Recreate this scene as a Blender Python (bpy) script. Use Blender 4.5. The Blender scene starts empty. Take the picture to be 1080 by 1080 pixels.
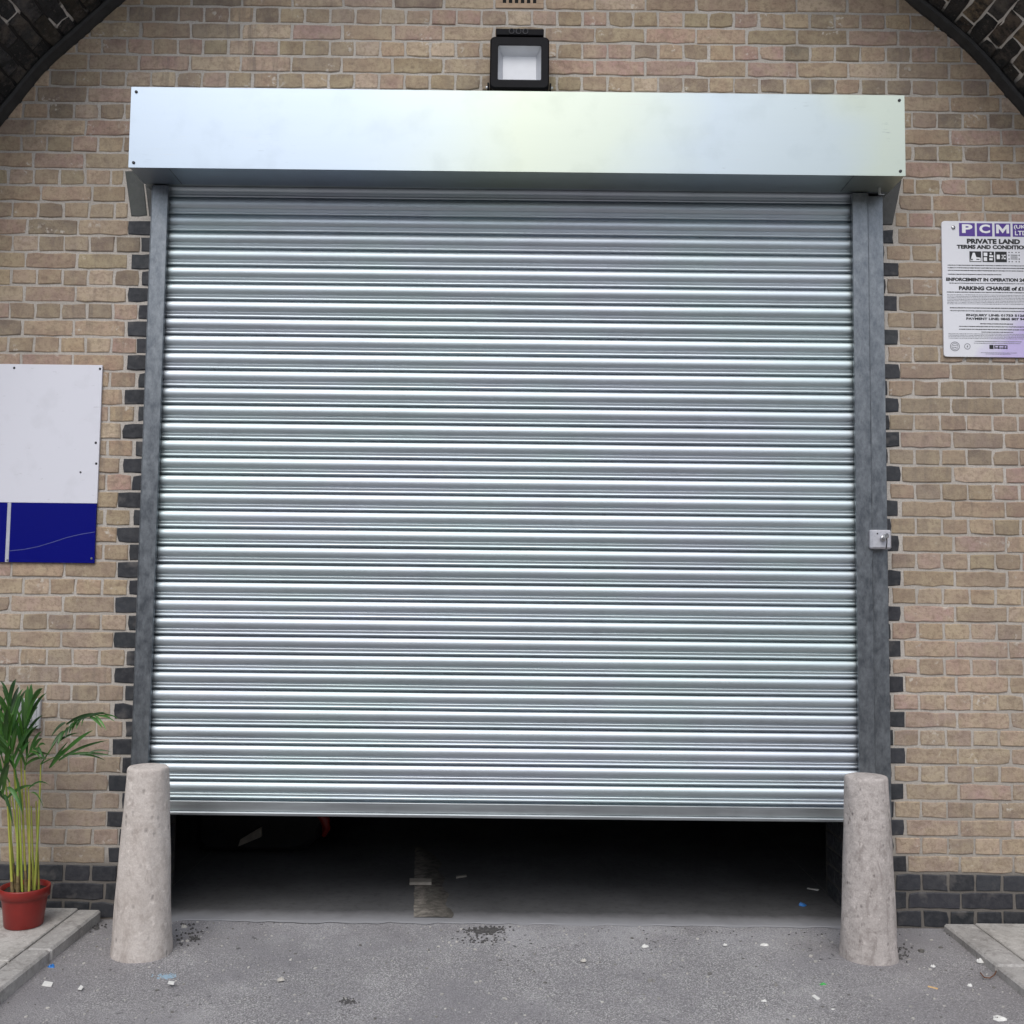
import bpy, math, random
from mathutils import Vector, Matrix
random.seed(7)
PI = math.pi
sc = bpy.context.scene
COL = sc.collection

# ------------------------------------------------------------------ camera geometry
D, H, PIT, ROL, F = 4.404, 1.4232, 0.06943, 0.01109, 1080.0

def at(px, py, y=0.0, z=None):
    """measured photo point -> place in the world on the plane Y=y (or at height z)"""
    a, b = px - 540, py - 540
    cr, sr = math.cos(ROL), math.sin(ROL)
    u = cr*a + sr*b; v = -sr*a + cr*b
    c, s = math.cos(PIT), math.sin(PIT)
    d = (u, F*c + v*s, F*s - v*c)
    t = (y + D)/d[1] if z is None else (z - H)/d[2]
    return Vector((d[0]*t, -D + d[1]*t, H + d[2]*t))

# ------------------------------------------------------------------ mesh helper
class MB:
    def __init__(s):
        s.v = []; s.f = []; s.m = []; s.c = []; s.sm = []
    def face(s, pts, m=0, col=(1, 1, 1), smooth=False):
        i = len(s.v); s.v += [tuple(p) for p in pts]; s.c += [col]*len(pts)
        s.f.append(tuple(range(i, i+len(pts)))); s.m.append(m); s.sm.append(smooth)
    def grid(s, rows, m=0, col=(1, 1, 1), smooth=True, closed=False):
        i = len(s.v); n = len(rows[0])
        for r in rows:
            s.v += [tuple(p) for p in r]; s.c += [col]*n
        for a in range(len(rows)-1):
            for b in range(n if closed else n-1):
                b2 = (b+1) % n
                s.f.append((i+a*n+b, i+a*n+b2, i+(a+1)*n+b2, i+(a+1)*n+b)); s.m.append(m); s.sm.append(smooth)
    def box(s, x0, x1, y0, y1, z0, z1, bev=0.0, m=0, col=(1, 1, 1)):
        b = bev
        if b <= 0:
            P = lambda i, j, k: ((x0, x1)[i], (y0, y1)[j], (z0, z1)[k])
            for q in (((0,0,0),(0,0,1),(0,1,1),(0,1,0)), ((1,0,0),(1,1,0),(1,1,1),(1,0,1)), ((0,0,0),(1,0,0),(1,0,1),(0,0,1)),
                      ((0,1,0),(0,1,1),(1,1,1),(1,1,0)), ((0,0,0),(0,1,0),(1,1,0),(1,0,0)), ((0,0,1),(1,0,1),(1,1,1),(0,1,1))):
                s.face([P(*t) for t in q], m, col)
            return
        X = (x0, x1); Y = (y0, y1); Z = (z0, z1)
        sx = (1, -1)
        def c(i, j, k, ax):   # corner vertex for the face normal to axis ax
            p = [X[i], Y[j], Z[k]]; sg = (sx[i], sx[j], sx[k])
            for a in range(3):
                if a != ax: p[a] += sg[a]*b
            return p
        for i in (0, 1):
            q = [c(i,0,0,0), c(i,0,1,0), c(i,1,1,0), c(i,1,0,0)]; s.face(q if i == 0 else q[::-1], m, col)
            q = [c(0,i,0,1), c(1,i,0,1), c(1,i,1,1), c(0,i,1,1)]; s.face(q if i == 0 else q[::-1], m, col)
            q = [c(0,0,i,2), c(0,1,i,2), c(1,1,i,2), c(1,0,i,2)]; s.face(q if i == 0 else q[::-1], m, col)
        for i in (0, 1):
            for j in (0, 1):
                s.face([c(i,j,0,0), c(i,j,1,0), c(i,j,1,1), c(i,j,0,1)], m, col)
                s.face([c(i,0,j,0), c(i,1,j,0), c(i,1,j,2), c(i,0,j,2)], m, col)
                s.face([c(0,i,j,1), c(1,i,j,1), c(1,i,j,2), c(0,i,j,2)], m, col)
                for k in (0, 1):
                    s.face([c(i,j,k,0), c(i,j,k,1), c(i,j,k,2)], m, col)
    def lathe(s, prof, n=32, m=0, cx=0, cy=0, col=(1, 1, 1), wob=None, cap0=False, cap1=False):
        rows = []
        for k, (r, z) in enumerate(prof):
            rows.append([(cx + (r + (wob(a, z) if wob else 0))*math.cos(2*PI*a/n), cy + (r + (wob(a, z) if wob else 0))*math.sin(2*PI*a/n), z) for a in range(n)])
        s.grid(rows, m, col, True, True)
        if cap1: s.face(rows[-1], m, col)
        if cap0: s.face(rows[0][::-1], m, col)
    def tube(s, pts, rad, n=6, m=0, col=(1, 1, 1)):
        rows = []; pts = [Vector(p) for p in pts]
        for i, p in enumerate(pts):
            d = (pts[min(i+1, len(pts)-1)] - pts[max(i-1, 0)]).normalized()
            u = d.cross(Vector((0.3, 1, 0.1))).normalized(); w = d.cross(u)
            r = rad[i] if isinstance(rad, (list, tuple)) else rad
            rows.append([p + u*r*math.cos(2*PI*k/n) + w*r*math.sin(2*PI*k/n) for k in range(n)])
        s.grid(rows, m, col, True, True)
        s.face(rows[-1], m, col); s.face(rows[0][::-1], m, col)
    def build(s, name, mats, parent=None, fixn=False):
        me = bpy.data.meshes.new(name)
        o = root_off(parent)
        me.from_pydata([(x-o[0], y-o[1], z-o[2]) for x, y, z in s.v], [], s.f)
        if not isinstance(mats, (list, tuple)): mats = [mats]
        for mt in mats: me.materials.append(mt)
        me.polygons.foreach_set('material_index', s.m)
        me.polygons.foreach_set('use_smooth', s.sm)
        at_ = me.attributes.new('Tint', 'FLOAT_COLOR', 'POINT')
        fl = []
        for c in s.c: fl += [c[0], c[1], c[2], 1.0]
        at_.data.foreach_set('color', fl)
        me.update()
        if fixn:
            import bmesh
            b = bmesh.new(); b.from_mesh(me); bmesh.ops.recalc_face_normals(b, faces=b.faces); b.to_mesh(me); b.free()
        ob = bpy.data.objects.new(name, me); COL.objects.link(ob)
        if parent: ob.parent = parent
        return ob

def root_off(p):
    t = Vector((0, 0, 0))
    while p is not None:
        t += p.location; p = p.parent
    return t

def tag(o, label=None, cat=None, group=None, kind=None):
    if label: o['label'] = label
    if cat: o['category'] = cat
    if group: o['group'] = group
    if kind: o['kind'] = kind
    return o

def thing(name, label, cat, loc=(0, 0, 0), group=None):
    o = bpy.data.objects.new(name, None); COL.objects.link(o); o.location = loc
    o.empty_display_size = 0.1
    return tag(o, label, cat, group)

# ------------------------------------------------------------------ material helper
class NT:
    def __init__(s, name):
        s.mat = bpy.data.materials.new(name); s.mat.use_nodes = True
        s.t = s.mat.node_tree; s.n = s.t.nodes
        s.b = s.n['Principled BSDF']
    def L(s, a, b): s.t.links.new(a, b)
    def new(s, typ, **kw):
        n = s.n.new(typ)
        for k, v in kw.items(): setattr(n, k, v)
        return n
    def coord(s, scale=(1, 1, 1), out='Object'):
        tc = s.new('ShaderNodeTexCoord'); mp = s.new('ShaderNodeMapping')
        mp.inputs['Scale'].default_value = scale
        s.L(tc.outputs[out], mp.inputs['Vector']); return mp.outputs['Vector']
    def noise(s, vec, scale, detail=4, rough=.55, dist=0):
        n = s.new('ShaderNodeTexNoise'); n.inputs['Scale'].default_value = scale
        n.inputs['Detail'].default_value = detail; n.inputs['Roughness'].default_value = rough; n.inputs['Distortion'].default_value = dist
        s.L(vec, n.inputs['Vector']); return n.outputs['Fac']
    def voro(s, vec, scale, feat='F1', out='Distance', rnd=1.0):
        n = s.new('ShaderNodeTexVoronoi'); n.feature = feat; n.inputs['Scale'].default_value = scale
        n.inputs['Randomness'].default_value = rnd
        s.L(vec, n.inputs['Vector']); return n.outputs[out]
    def ramp(s, fac, stops, interp='LINEAR'):
        r = s.new('ShaderNodeValToRGB'); e = r.color_ramp.elements; r.color_ramp.interpolation = interp
        while len(e) < len(stops): e.new(.5)
        for q, (p, c) in zip(e, stops):
            q.position = p; q.color = (c, c, c, 1) if isinstance(c, (int, float)) else (*c, 1)
        s.L(fac, r.inputs['Fac']); return r.outputs['Color']
    def mix(s, fac, a, b, mode='MIX'):
        m = s.new('ShaderNodeMix'); m.data_type = 'RGBA'; m.blend_type = mode
        for val, idx in ((fac, 0), (a, 6), (b, 7)):
            if hasattr(val, 'links'): s.L(val, m.inputs[idx])
            elif idx == 0: m.inputs[0].default_value = val
            else: m.inputs[idx].default_value = (*val, 1)
        return m.outputs[2]
    def math(s, op, a, b=0.0):
        m = s.new('ShaderNodeMath'); m.operation = op
        for i, v in ((0, a), (1, b)):
            if hasattr(v, 'links'): s.L(v, m.inputs[i])
            else: m.inputs[i].default_value = v
        return m.outputs[0]
    def attr(s, name='Tint'):
        a = s.new('ShaderNodeAttribute'); a.attribute_name = name; return a.outputs['Color']
    def z(s):
        tc = s.new('ShaderNodeTexCoord'); sp = s.new('ShaderNodeSeparateXYZ'); s.L(tc.outputs['Object'], sp.inputs[0]); return sp.outputs
    def out(s, col, rough=.8, metal=0.0, bump=None, bstr=.5, bdist=.003, spec=None):
        i = s.b.inputs
        if hasattr(col, 'links'): s.L(col, i['Base Color'])
        else: i['Base Color'].default_value = (*col, 1)
        if hasattr(rough, 'links'): s.L(rough, i['Roughness'])
        else: i['Roughness'].default_value = rough
        i['Metallic'].default_value = metal
        if spec is not None: i['Specular IOR Level'].default_value = spec
        if bump is not None:
            b = s.new('ShaderNodeBump'); b.inputs['Strength'].default_value = bstr; b.inputs['Distance'].default_value = bdist
            s.L(bump, b.inputs['Height']); s.L(b.outputs['Normal'], i['Normal'])
        return s.mat

def simple(name, col, rough=.6, metal=0., nscale=30, var=.25, bstr=.15, spec=None):
    t = NT(name); v = t.coord()
    n = t.noise(v, nscale, 5)
    c = t.mix(t.ramp(n, [(.3, 0.0), (.7, 1.0)]), tuple(x*(1-var) for x in col), tuple(min(1, x*(1+var)) for x in col))
    return t.out(c, rough, metal, t.noise(v, nscale*6, 3), bstr, .002, spec)

# --- materials
def m_brick():
    t = NT('stock_brick'); v = t.coord()
    c = t.attr()
    n1 = t.noise(v, 14, 6, .65); n2 = t.noise(v, 70, 5, .7); n3 = t.noise(v, 260, 3, .6)
    c = t.mix(t.ramp(n1, [(.38, .0), (.62, .85)]), c, t.mix(.55, c, (.50, .415, .275)))
    c = t.mix(t.ramp(t.noise(t.coord((1, 1, 1.6)), 16, 4, .6, .6), [(.34, .75), (.50, 0.0)]), c, t.mix(.55, c, (.21, .15, .115)))
    c = t.mix(t.ramp(n2, [(.36, .45), (.52, 0.0)]), c, (.19, .135, .095))
    c = t.mix(t.ramp(n3, [(.62, 0.0), (.74, .6)]), c, (.50, .42, .33))
    # old salts and mortar smears, a few per square metre
    w = t.math('MULTIPLY', t.ramp(t.noise(v, 9, 3), [(.60, 0.0), (.68, 1.0)]), t.ramp(t.noise(v, 60, 3), [(.54, 0.0), (.60, 1.0)]))
    c = t.mix(t.math('MULTIPLY', w, .75), c, (.62, .57, .50))
    # dark pits
    p = t.ramp(t.voro(v, 120), [(.0, 1.0), (.16, 0.0)])
    p = t.math('MULTIPLY', p, t.ramp(t.noise(v, 22, 2), [(.55, 0.0), (.65, 1.0)]))
    c = t.mix(t.math('MULTIPLY', p, .8), c, (.05, .04, .035))
    # rain streaks and old soot, in patches all over the wall
    st = t.math('MULTIPLY', t.ramp(t.noise(t.coord((14, 14, 1.3)), 2.2, 5, .65), [(.50, 0.0), (.66, .8)]), t.ramp(t.noise(v, 1.1, 4), [(.48, 0.0), (.62, .7)]))
    c = t.mix(st, c, (.17, .14, .12))
    c = t.mix(t.ramp(t.noise(t.coord((1, 1, .7)), .9, 5, .6), [(.40, .35), (.55, 0.0)]), c, (.24, .195, .165))
    h = t.math('ADD', t.math('MULTIPLY', n2, .9), t.math('ADD', t.math('MULTIPLY', n3, .5), t.math('MULTIPLY', p, -.8)))
    return t.out(c, .92, 0, h, .7, .004, .25)

def m_mortar():
    t = NT('wall_mortar'); v = t.coord()
    c = t.mix(t.ramp(t.noise(v, 3.5, 4), [(.35, 0.0), (.65, 1.0)]), (.42, .385, .345), (.54, .50, .455))
    c = t.mix(t.ramp(t.noise(v, 130, 4), [(.35, .5), (.6, 0.0)]), c, (.30, .265, .23))
    zz = t.z()['Z']
    c = t.mix(t.ramp(zz, [(.0, .92), (.21, .88), (.27, .22), (.9, 0.0)]), c, (.12, .11, .10))
    return t.out(c, .95, 0, t.noise(v, 160, 4), .6, .003, .2)

def m_blue():
    t = NT('blue_brick'); v = t.coord()
    c = t.attr()
    c = t.mix(t.ramp(t.noise(v, 40, 5), [(.4, 0.0), (.75, .6)]), c, (.075, .075, .08))
    c = t.mix(t.ramp(t.noise(v, 12, 3), [(.6, 0.0), (.72, .6)]), c, (.14, .13, .125))
    return t.out(c, t.ramp(t.noise(v, 50, 3), [(.3, .45), (.7, .8)]), 0, t.noise(v, 120, 4), .35, .003, .3)

def m_soot():
    t = NT('sooty_brick'); v = t.coord()
    c = t.attr()
    n = t.noise(v, 16, 7, .72); n2 = t.noise(v, 55, 5, .7)
    c = t.mix(t.ramp(n, [(.40, .95), (.56, .0)]), c, (.020, .020, .021))
    c = t.mix(t.ramp(t.noise(v, 7, 5, .7), [(.52, 0.0), (.66, .6)]), c, (.24, .20, .165))
    c = t.mix(t.ramp(n2, [(.58, 0.0), (.72, .7)]), c, (.26, .23, .20))
    return t.out(c, .8, 0, t.math('ADD', n, t.math('MULTIPLY', n2, .5)), 1.0, .06, .5)

def m_soot_mortar():
    t = NT('vault_mortar'); v = t.coord()
    z = t.z()['X']
    f = t.math('ADD', t.noise(v, 5, 4), t.math('MULTIPLY', z, .035))
    c = t.mix(t.ramp(f, [(.455, 0.0), (.51, 1.0)]), (.018, .017, .017), (.62, .59, .55))
    c = t.mix(t.ramp(t.math('ADD', t.z()['Y'], .5), [(.0, 0.0), (.80, 0.0), (.87, 1.0)]), c, (.012, .012, .012))
    return t.out(c, .9, 0, t.noise(v, 90, 4), .6, .004)

def m_galv(name, base, rough0, rough1, streak=True, metal=1.0, tint=False, dirt=.25, k=1.0, hue=False):
    t = NT(name); v = t.coord()
    vs = t.coord((1.2, 14, 26))
    n = t.noise(vs, 2.2, 5, .6); n2 = t.noise(v, 7, 4)
    c = t.mix(t.ramp(n, [(.3, 0.0), (.7, 1.0)]), tuple(x*(1-.14*k) for x in base), tuple(min(1, x*(1+.06*k)) for x in base))
    c = t.mix(t.math('MULTIPLY', t.ramp(n2, [(.52, 0.0), (.75, 1.0)]), dirt), c, tuple(x*.55 for x in base))
    if tint:   # painted reflections: yellow-green mid-length and far right, bluish elsewhere
        x = t.z()['X']; zz = t.z()['Z']
        a = t.math('ADD', t.math('MULTIPLY', t.math('ADD', x, 1.6), .30), t.math('MULTIPLY', t.noise(t.coord((.9, .9, 2.2)), 1.3, 2), .16))
        c = t.mix(t.ramp(a, [(.36, 0.0), (.56, .85), (.68, .75), (.80, .2), (.93, .35), (1.0, .8)]), t.mix(1.0, c, (.90, .96, 1.04), 'MULTIPLY'), t.mix(1.0, c, (1.06, 1.06, .80), 'MULTIPLY'))
        sc_ = t.math('MULTIPLY', t.ramp(t.noise(t.coord((2.0, 10, 60)), 2.5, 3), [(.66, 0.0), (.72, 1.0)]), t.ramp(t.noise(v, 3.3, 2), [(.5, 0.0), (.62, .35)]))
        c = t.mix(sc_, c, (.42, .42, .40))
    if hue:   # faint passivation colours of new zinc
        hn = t.noise(t.coord((.7, 1, 1.6)), 1.4, 3)
        c = t.mix(t.ramp(hn, [(.40, 0.0), (.60, 1.0)]), t.mix(1.0, c, (1.0, .98, 1.025), 'MULTIPLY'), t.mix(1.0, c, (.97, 1.012, 1.0), 'MULTIPLY'))
        c = t.mix(1.0, c, t.attr(), 'MULTIPLY')
    # faint scuffs
    s_ = t.math('MULTIPLY', t.ramp(t.noise(t.coord((6, 30, 50)), 3, 4), [(.66, 0.0), (.74, 1.0)]), t.ramp(t.noise(v, 2.1, 2), [(.56, 0.0), (.64, .6)]))
    c = t.mix(s_, c, tuple(x*.45 for x in base))
    r = t.ramp(t.noise(vs, 3, 4), [(.3, rough0), (.7, rough1)])
    return t.out(c, r, metal)

def m_guide():
    t = NT('weathered_galvanised'); v = t.coord()
    n = t.noise(t.coord((9, 9, 5)), 4, 7, .75)
    c = t.mix(t.ramp(n, [(.35, 0.0), (.68, 1.0)]), (.135, .148, .165), (.27, .288, .305))
    c = t.mix(t.ramp(t.noise(t.coord((20, 20, 5)), 6, 5, .75), [(.60, 0.0), (.70, .75)]), c, (.12, .125, .13))
    return t.out(c, t.ramp(n, [(.3, .34), (.7, .5)]), .85, t.noise(v, 50, 4), .08, .002)

def m_asphalt():
    t = NT('worn_asphalt'); v = t.coord()
    st = t.voro(v, 190, out='Color'); ed = t.voro(v, 190)
    g = t.ramp(st, [(.15, (.238, .228, .230)), (.5, (.395, .38, .383)), (.82, (.535, .518, .515)), (.95, (.62, .60, .585))])
    c = t.mix(t.ramp(ed, [(.42, 0.0), (.62, .8)]), g, (.17, .165, .169))
    big = t.noise(v, 1.5, 6, .65)
    c = t.mix(t.ramp(big, [(.36, .8), (.56, 0.0)]), c, (.235, .225, .237))
    c = t.mix(t.ramp(t.noise(v, 2.6, 4), [(.52, 0.0), (.75, .45)]), c, (.50, .485, .487))
    # dusty lighter smear just ahead of the threshold
    yy = t.z()['Y']
    d = t.math('MULTIPLY', t.ramp(t.math('ADD', yy, 1.0), [(.55, 0.0), (1.0, .6)]), t.ramp(t.noise(v, 3.1, 5), [(.35, .1), (.65, 1.0)]))
    c = t.mix(d, c, (.47, .465, .49))
    # black crumbs of dirt
    k = t.math('MULTIPLY', t.ramp(t.noise(v, 45, 3), [(.63, 0.0), (.67, 1.0)]), t.ramp(t.noise(v, 2.3, 3), [(.52, 0.0), (.62, 1.0)]))
    c = t.mix(k, c, (.06, .058, .06))
    # darker areas towards the sides of the crossover
    xx = t.z()['X']; sd = t.math('MULTIPLY', t.ramp(t.math('MULTIPLY', t.math('ABSOLUTE', xx), .5), [(.45, 0.0), (.8, .6)]), t.ramp(t.noise(v, 2.2, 5), [(.35, .3), (.6, 1.0)]))
    c = t.mix(sd, c, (.24, .228, .235))
    dk = t.ramp(t.noise(v, 120, 4, .7), [(.30, .8), (.44, 0.0)])
    c = t.mix(dk, c, (.11, .105, .11))
    h = t.math('ADD', t.math('MULTIPLY', ed, -1.0), t.math('MULTIPLY', t.noise(v, 40, 3), .8))
    return t.out(c, .9, 0, h, .6, .005, .15)

def m_concrete(name, a, b, dark, pit=.8, bd=.004, sc_=1.0):
    t = NT(name); v = t.coord()
    c = t.mix(t.ramp(t.noise(v, 6*sc_, 5, .65), [(.32, 0.0), (.68, 1.0)]), a, b)
    c = t.mix(t.ramp(t.noise(v, 22*sc_, 5, .7), [(.30, .75), (.50, 0.0)]), c, dark)
    c = t.mix(t.ramp(t.noise(v, 180, 3), [(.35, .35), (.6, 0.0)]), c, dark)
    c = t.mix(t.ramp(t.noise(t.coord((1, 1, .45)), 13*sc_, 6, .72, .8), [(.36, .7), (.47, 0.0)]), c, dark)
    c = t.mix(t.ramp(t.noise(v, 33*sc_, 4, .6), [(.60, .0), (.70, .55)]), c, tuple(min(1, x*1.25) for x in b))
    p = t.math('MULTIPLY', t.ramp(t.voro(t.coord((1, 1, .6)), 30*sc_), [(.0, 1.0), (.26, 0.0)]), t.ramp(t.noise(v, 11, 3), [(.46, 0.0), (.56, 1.0)]))
    c = t.mix(t.math('MULTIPLY', p, pit), c, tuple(x*.35 for x in dark))
    h = t.math('SUBTRACT', t.math('ADD', t.noise(v, 60, 5), t.math('MULTIPLY', t.noise(v, 9, 4), .8)), t.math('MULTIPLY', p, 1.2))
    return t.out(c, .9, 0, h, .55, bd, .25)

def m_floor():
    t = NT('workshop_floor'); v = t.coord()
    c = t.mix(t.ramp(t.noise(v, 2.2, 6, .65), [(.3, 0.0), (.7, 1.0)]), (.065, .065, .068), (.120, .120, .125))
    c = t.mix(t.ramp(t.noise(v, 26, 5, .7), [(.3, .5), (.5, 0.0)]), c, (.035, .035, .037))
    # pale band along the sill: daylight at the threshold painted into the floor colour
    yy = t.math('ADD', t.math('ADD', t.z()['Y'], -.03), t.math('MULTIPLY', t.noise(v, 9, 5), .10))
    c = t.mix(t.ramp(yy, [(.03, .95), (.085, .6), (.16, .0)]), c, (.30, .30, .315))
    return t.out(c, .8, 0, t.noise(v, 60, 5), .4, .003)

def m_lit_streak():
    t = NT('painted_lit_streak'); v = t.coord()  # paler colour standing in for a streak of light on the floor
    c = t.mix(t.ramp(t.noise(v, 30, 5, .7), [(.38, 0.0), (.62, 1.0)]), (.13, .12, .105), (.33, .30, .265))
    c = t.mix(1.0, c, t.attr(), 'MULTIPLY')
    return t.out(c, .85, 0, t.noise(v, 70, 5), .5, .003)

def m_leaf(name, a, b):
    t = NT(name); v = t.coord()
    c = t.mix(t.ramp(t.noise(v, 9, 3), [(.35, 0.0), (.65, 1.0)]), a, b)
    c = t.mix(1.0, c, t.attr(), 'MULTIPLY')
    m = t.out(c, .42, 0, t.noise(t.coord((1, 1, 1)), 60, 2), .1, .001, .4)
    t.b.inputs['Subsurface Weight'].default_value = 0.0
    return m

def m_shaderbrick(name, c1, c2, mo):
    t = NT(name); v = t.coord((1, 1, 1))
    sp = t.new('ShaderNodeSeparateXYZ'); t.L(v, sp.inputs[0])
    cb = t.new('ShaderNodeCombineXYZ'); t.L(t.math('ADD', sp.outputs['X'], sp.outputs['Y']), cb.inputs[0]); t.L(sp.outputs['Z'], cb.inputs[1])
    b = t.new('ShaderNodeTexBrick'); t.L(cb.outputs[0], b.inputs['Vector'])
    b.inputs['Scale'].default_value = 1.0; b.inputs['Brick Width'].default_value = .225; b.inputs['Row Height'].default_value = .075
    b.inputs['Mortar Size'].default_value = .005
    b.inputs['Color1'].default_value = (*c1, 1); b.inputs['Color2'].default_value = (*c2, 1); b.inputs['Mortar'].default_value = (*mo, 1)
    c = t.mix(t.ramp(t.noise(v, 8, 5), [(.3, .6), (.6, 0.0)]), b.outputs['Color'], tuple(x*.5 for x in c1))
    return t.out(c, .9, 0, t.math('SUBTRACT', t.noise(v, 60, 4), b.outputs['Fac']), .5, .006)

def m_sign():
    t = NT('printed_white_panel'); v = t.coord()
    sp = t.new('ShaderNodeSeparateXYZ'); t.L(v, sp.inputs[0])
    f = t.math('ADD', t.math('MULTIPLY', sp.outputs['X'], 2.4), t.math('MULTIPLY', sp.outputs['Z'], -2.2))
    f = t.math('ADD', f, t.math('MULTIPLY', t.noise(v, 5, 4), .7))
    c = t.mix(t.ramp(f, [(.62, 0.0), (1.0, .8)]), (.72, .72, .76), (.50, .40, .74))
    return t.out(c, .35, 0, t.noise(v, 20, 2), .05, .001)

def m_panel():
    t = NT('white_board_paint'); v = t.coord()
    c = t.mix(t.ramp(t.noise(v, 6, 5), [(.55, 0.0), (.72, .45)]), (.70, .70, .76), (.56, .56, .60))
    c = t.mix(t.ramp(t.noise(t.coord((4, 4, 9)), 6, 3), [(.68, 0.0), (.74, .35)]), c, (.42, .42, .44))
    return t.out(c, .4, 0, t.noise(v, 8, 2), .05, .002)

def m_bluepanel():
    t = NT('blue_board_paint'); v = t.coord()
    c = t.mix(t.ramp(t.noise(t.coord((3, 3, 20)), 3, 3), [(.62, 0.0), (.74, .25)]), (.002, .004, .165), (.012, .02, .25))
    return t.out(c, .3, 0, t.noise(v, 6, 2), .04, .002, .2)

M = dict(
    brick=m_brick(), mortar=m_mortar(), blue=m_blue(), soot=m_soot(), sootmortar=m_soot_mortar(),
    curtain=m_galv('galvanised_lath', (.56, .615, .64), .44, .53, dirt=.15, k=.35, hue=True),
    hood=m_galv('galvanised_sheet', (.44, .472, .50), .415, .43, tint=True, dirt=.16, k=.05),
    bar=m_galv('galvanised_bar', (.53, .565, .58), .30, .45, dirt=.3),
    guide=m_guide(), asphalt=m_asphalt(),
    bollA=m_concrete('bollard_concrete', (.53, .475, .435), (.64, .585, .545), (.37, .32, .29), pit=.6, bd=.005),
    bollB=m_concrete('mottled_bollard_concrete', (.42, .38, .36), (.56, .51, .485), (.27, .238, .222), sc_=1.5, pit=.6, bd=.005),
    slab=m_concrete('paving_concrete', (.42, .40, .375), (.56, .54, .51), (.27, .25, .23), pit=.5, bd=.003),
    kerb=m_concrete('kerb_concrete', (.35, .335, .32), (.48, .46, .44), (.22, .207, .195), pit=.5, bd=.003),
    floor=m_floor(), jambmortar=simple('dark_jamb_mortar', (.07, .065, .06), .9, 0, 30, .3, .3), litstreak=m_lit_streak(),
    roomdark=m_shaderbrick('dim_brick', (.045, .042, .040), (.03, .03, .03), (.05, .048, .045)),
    oppbrick=m_shaderbrick('london_brick', (.30, .27, .24), (.34, .30, .26), (.36, .34, .32)),
    pot=simple('terracotta_plastic', (.235, .018, .014), .38, 0, 12, .12, .05),
    soil=simple('potting_soil', (.028, .018, .012), .95, 0, 60, .6, 1.0),
    stem=m_leaf('palm_cane', (.36, .38, .075), (.24, .29, .05)),
    sheath=simple('dry_sheath', (.16, .115, .05), .8, 0, 60, .5, .4), leaf=m_leaf('palm_leaflet', (.018, .062, .012), (.045, .125, .022)),
    black=simple('black_enamel', (.004, .004, .006), .6, 0, 20, .2, .05, .12),
    refl=simple('pearl_reflector', (.50, .51, .54), .35, .4, 20, .05, .02),
    led=simple('frosted_diffuser', (.60, .61, .64), .5, 0, 20, .03, .02),
    steel=simple('bright_steel', (.55, .55, .56), .3, 1, 40, .15, .05),
    darksteel=simple('dark_screw', (.05, .05, .055), .45, .7, 40, .2, .05),
    zinc=simple('die_cast_zinc', (.52, .52, .56), .5, .35, 60, .12, .2),
    sign=m_sign(), ink=simple('black_print', (.012, .012, .014), .5, 0, 30, .1, 0),
    ink2=simple('grey_print', (.20, .20, .22), .5, 0, 30, .1, 0),
    purple=simple('purple_print', (.085, .035, .27), .45, 0, 30, .1, 0),
    white=simple('white_print', (.80, .80, .82), .45, 0, 30, .03, 0),
    panel=m_panel(), bluep=m_bluepanel(), strip=simple('grey_edge_strip', (.45, .46, .52), .5, 0, 30, .1, 0),
    terra=simple('buff_terracotta', (.40, .29, .20), .85, 0, 40, .15, .4),
    hole=simple('vent_void', (.004, .004, .004), .9, 0, 10, .1, 0),
    flash=simple('bitumen_flashing', (.024, .023, .023), .6, 0, 25, .35, .4),
    pvc=simple('grey_plastic', (.50, .51, .53), .45, 0, 20, .05, .05),
    paper=simple('scrap_paper', (.72, .71, .68), .9, 0, 40, .1, .3),
    bluewrap=simple('blue_wrapper', (.03, .19, .55), .35, 0, 40, .2, .3),
    green=simple('green_foil', (.05, .40, .08), .4, 0, 40, .2, .3),
    butt=simple('cigarette_paper', (.58, .38, .19), .85, 0, 60, .2, .2),
    stone=simple('pale_pebble', (.55, .52, .47), .85, 0, 80, .2, .5),
    wood=simple('weathered_batten', (.34, .31, .27), .85, 0, 30, .2, .4),
    debris=simple('damp_debris', (.085, .081, .08), .8, 0, 70, .4, .8),
    chalk=simple('blue_chalk', (.30, .42, .52), .9, 0, 60, .15, .4),
    redp=simple('red_enamel', (.26, .016, .010), .4, 0, 20, .2, .05),
    rubber=simple('black_rubber', (.010, .010, .011), .7, 0, 20, .3, .2),
    glass=simple('dark_glazing', (.02, .024, .03), .08, 0, 4, .2, 0),
    twig=simple('rusty_twig', (.14, .06, .03), .9, 0, 50, .3, .3),
)

# ------------------------------------------------------------------ bricks
PAL = [(.430, .320, .218), (.420, .312, .208), (.430, .300, .235), (.440, .305, .245), (.360, .288, .185), (.350, .262, .185),
       (.400, .312, .218), (.500, .395, .285), (.320, .250, .190), (.440, .332, .215), (.415, .285, .225), (.350, .270, .175), (.470, .360, .250)]
def jit(c, a=.13):
    k = 1 + random.uniform(-a, a)
    return tuple(max(.004, x*k*(1+random.uniform(-.03, .03))) for x in c)
def brick_col(z):
    c = random.choice(PAL)
    if random.random() < .07: c = (.235, .188, .14)
    t = max(0, min(1, (1.7 - z)/1.3))
    c = (c[0]*.95, c[1]*.935, c[2]*.99)
    g = (.42, .338, .285)
    c = tuple(x*(1-.55*t) + y*.55*t for x, y in zip(c, g))
    return jit(c)
def blue_col(k=1.0): return jit((.034*k, .036*k, .042*k), .25)

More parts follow.
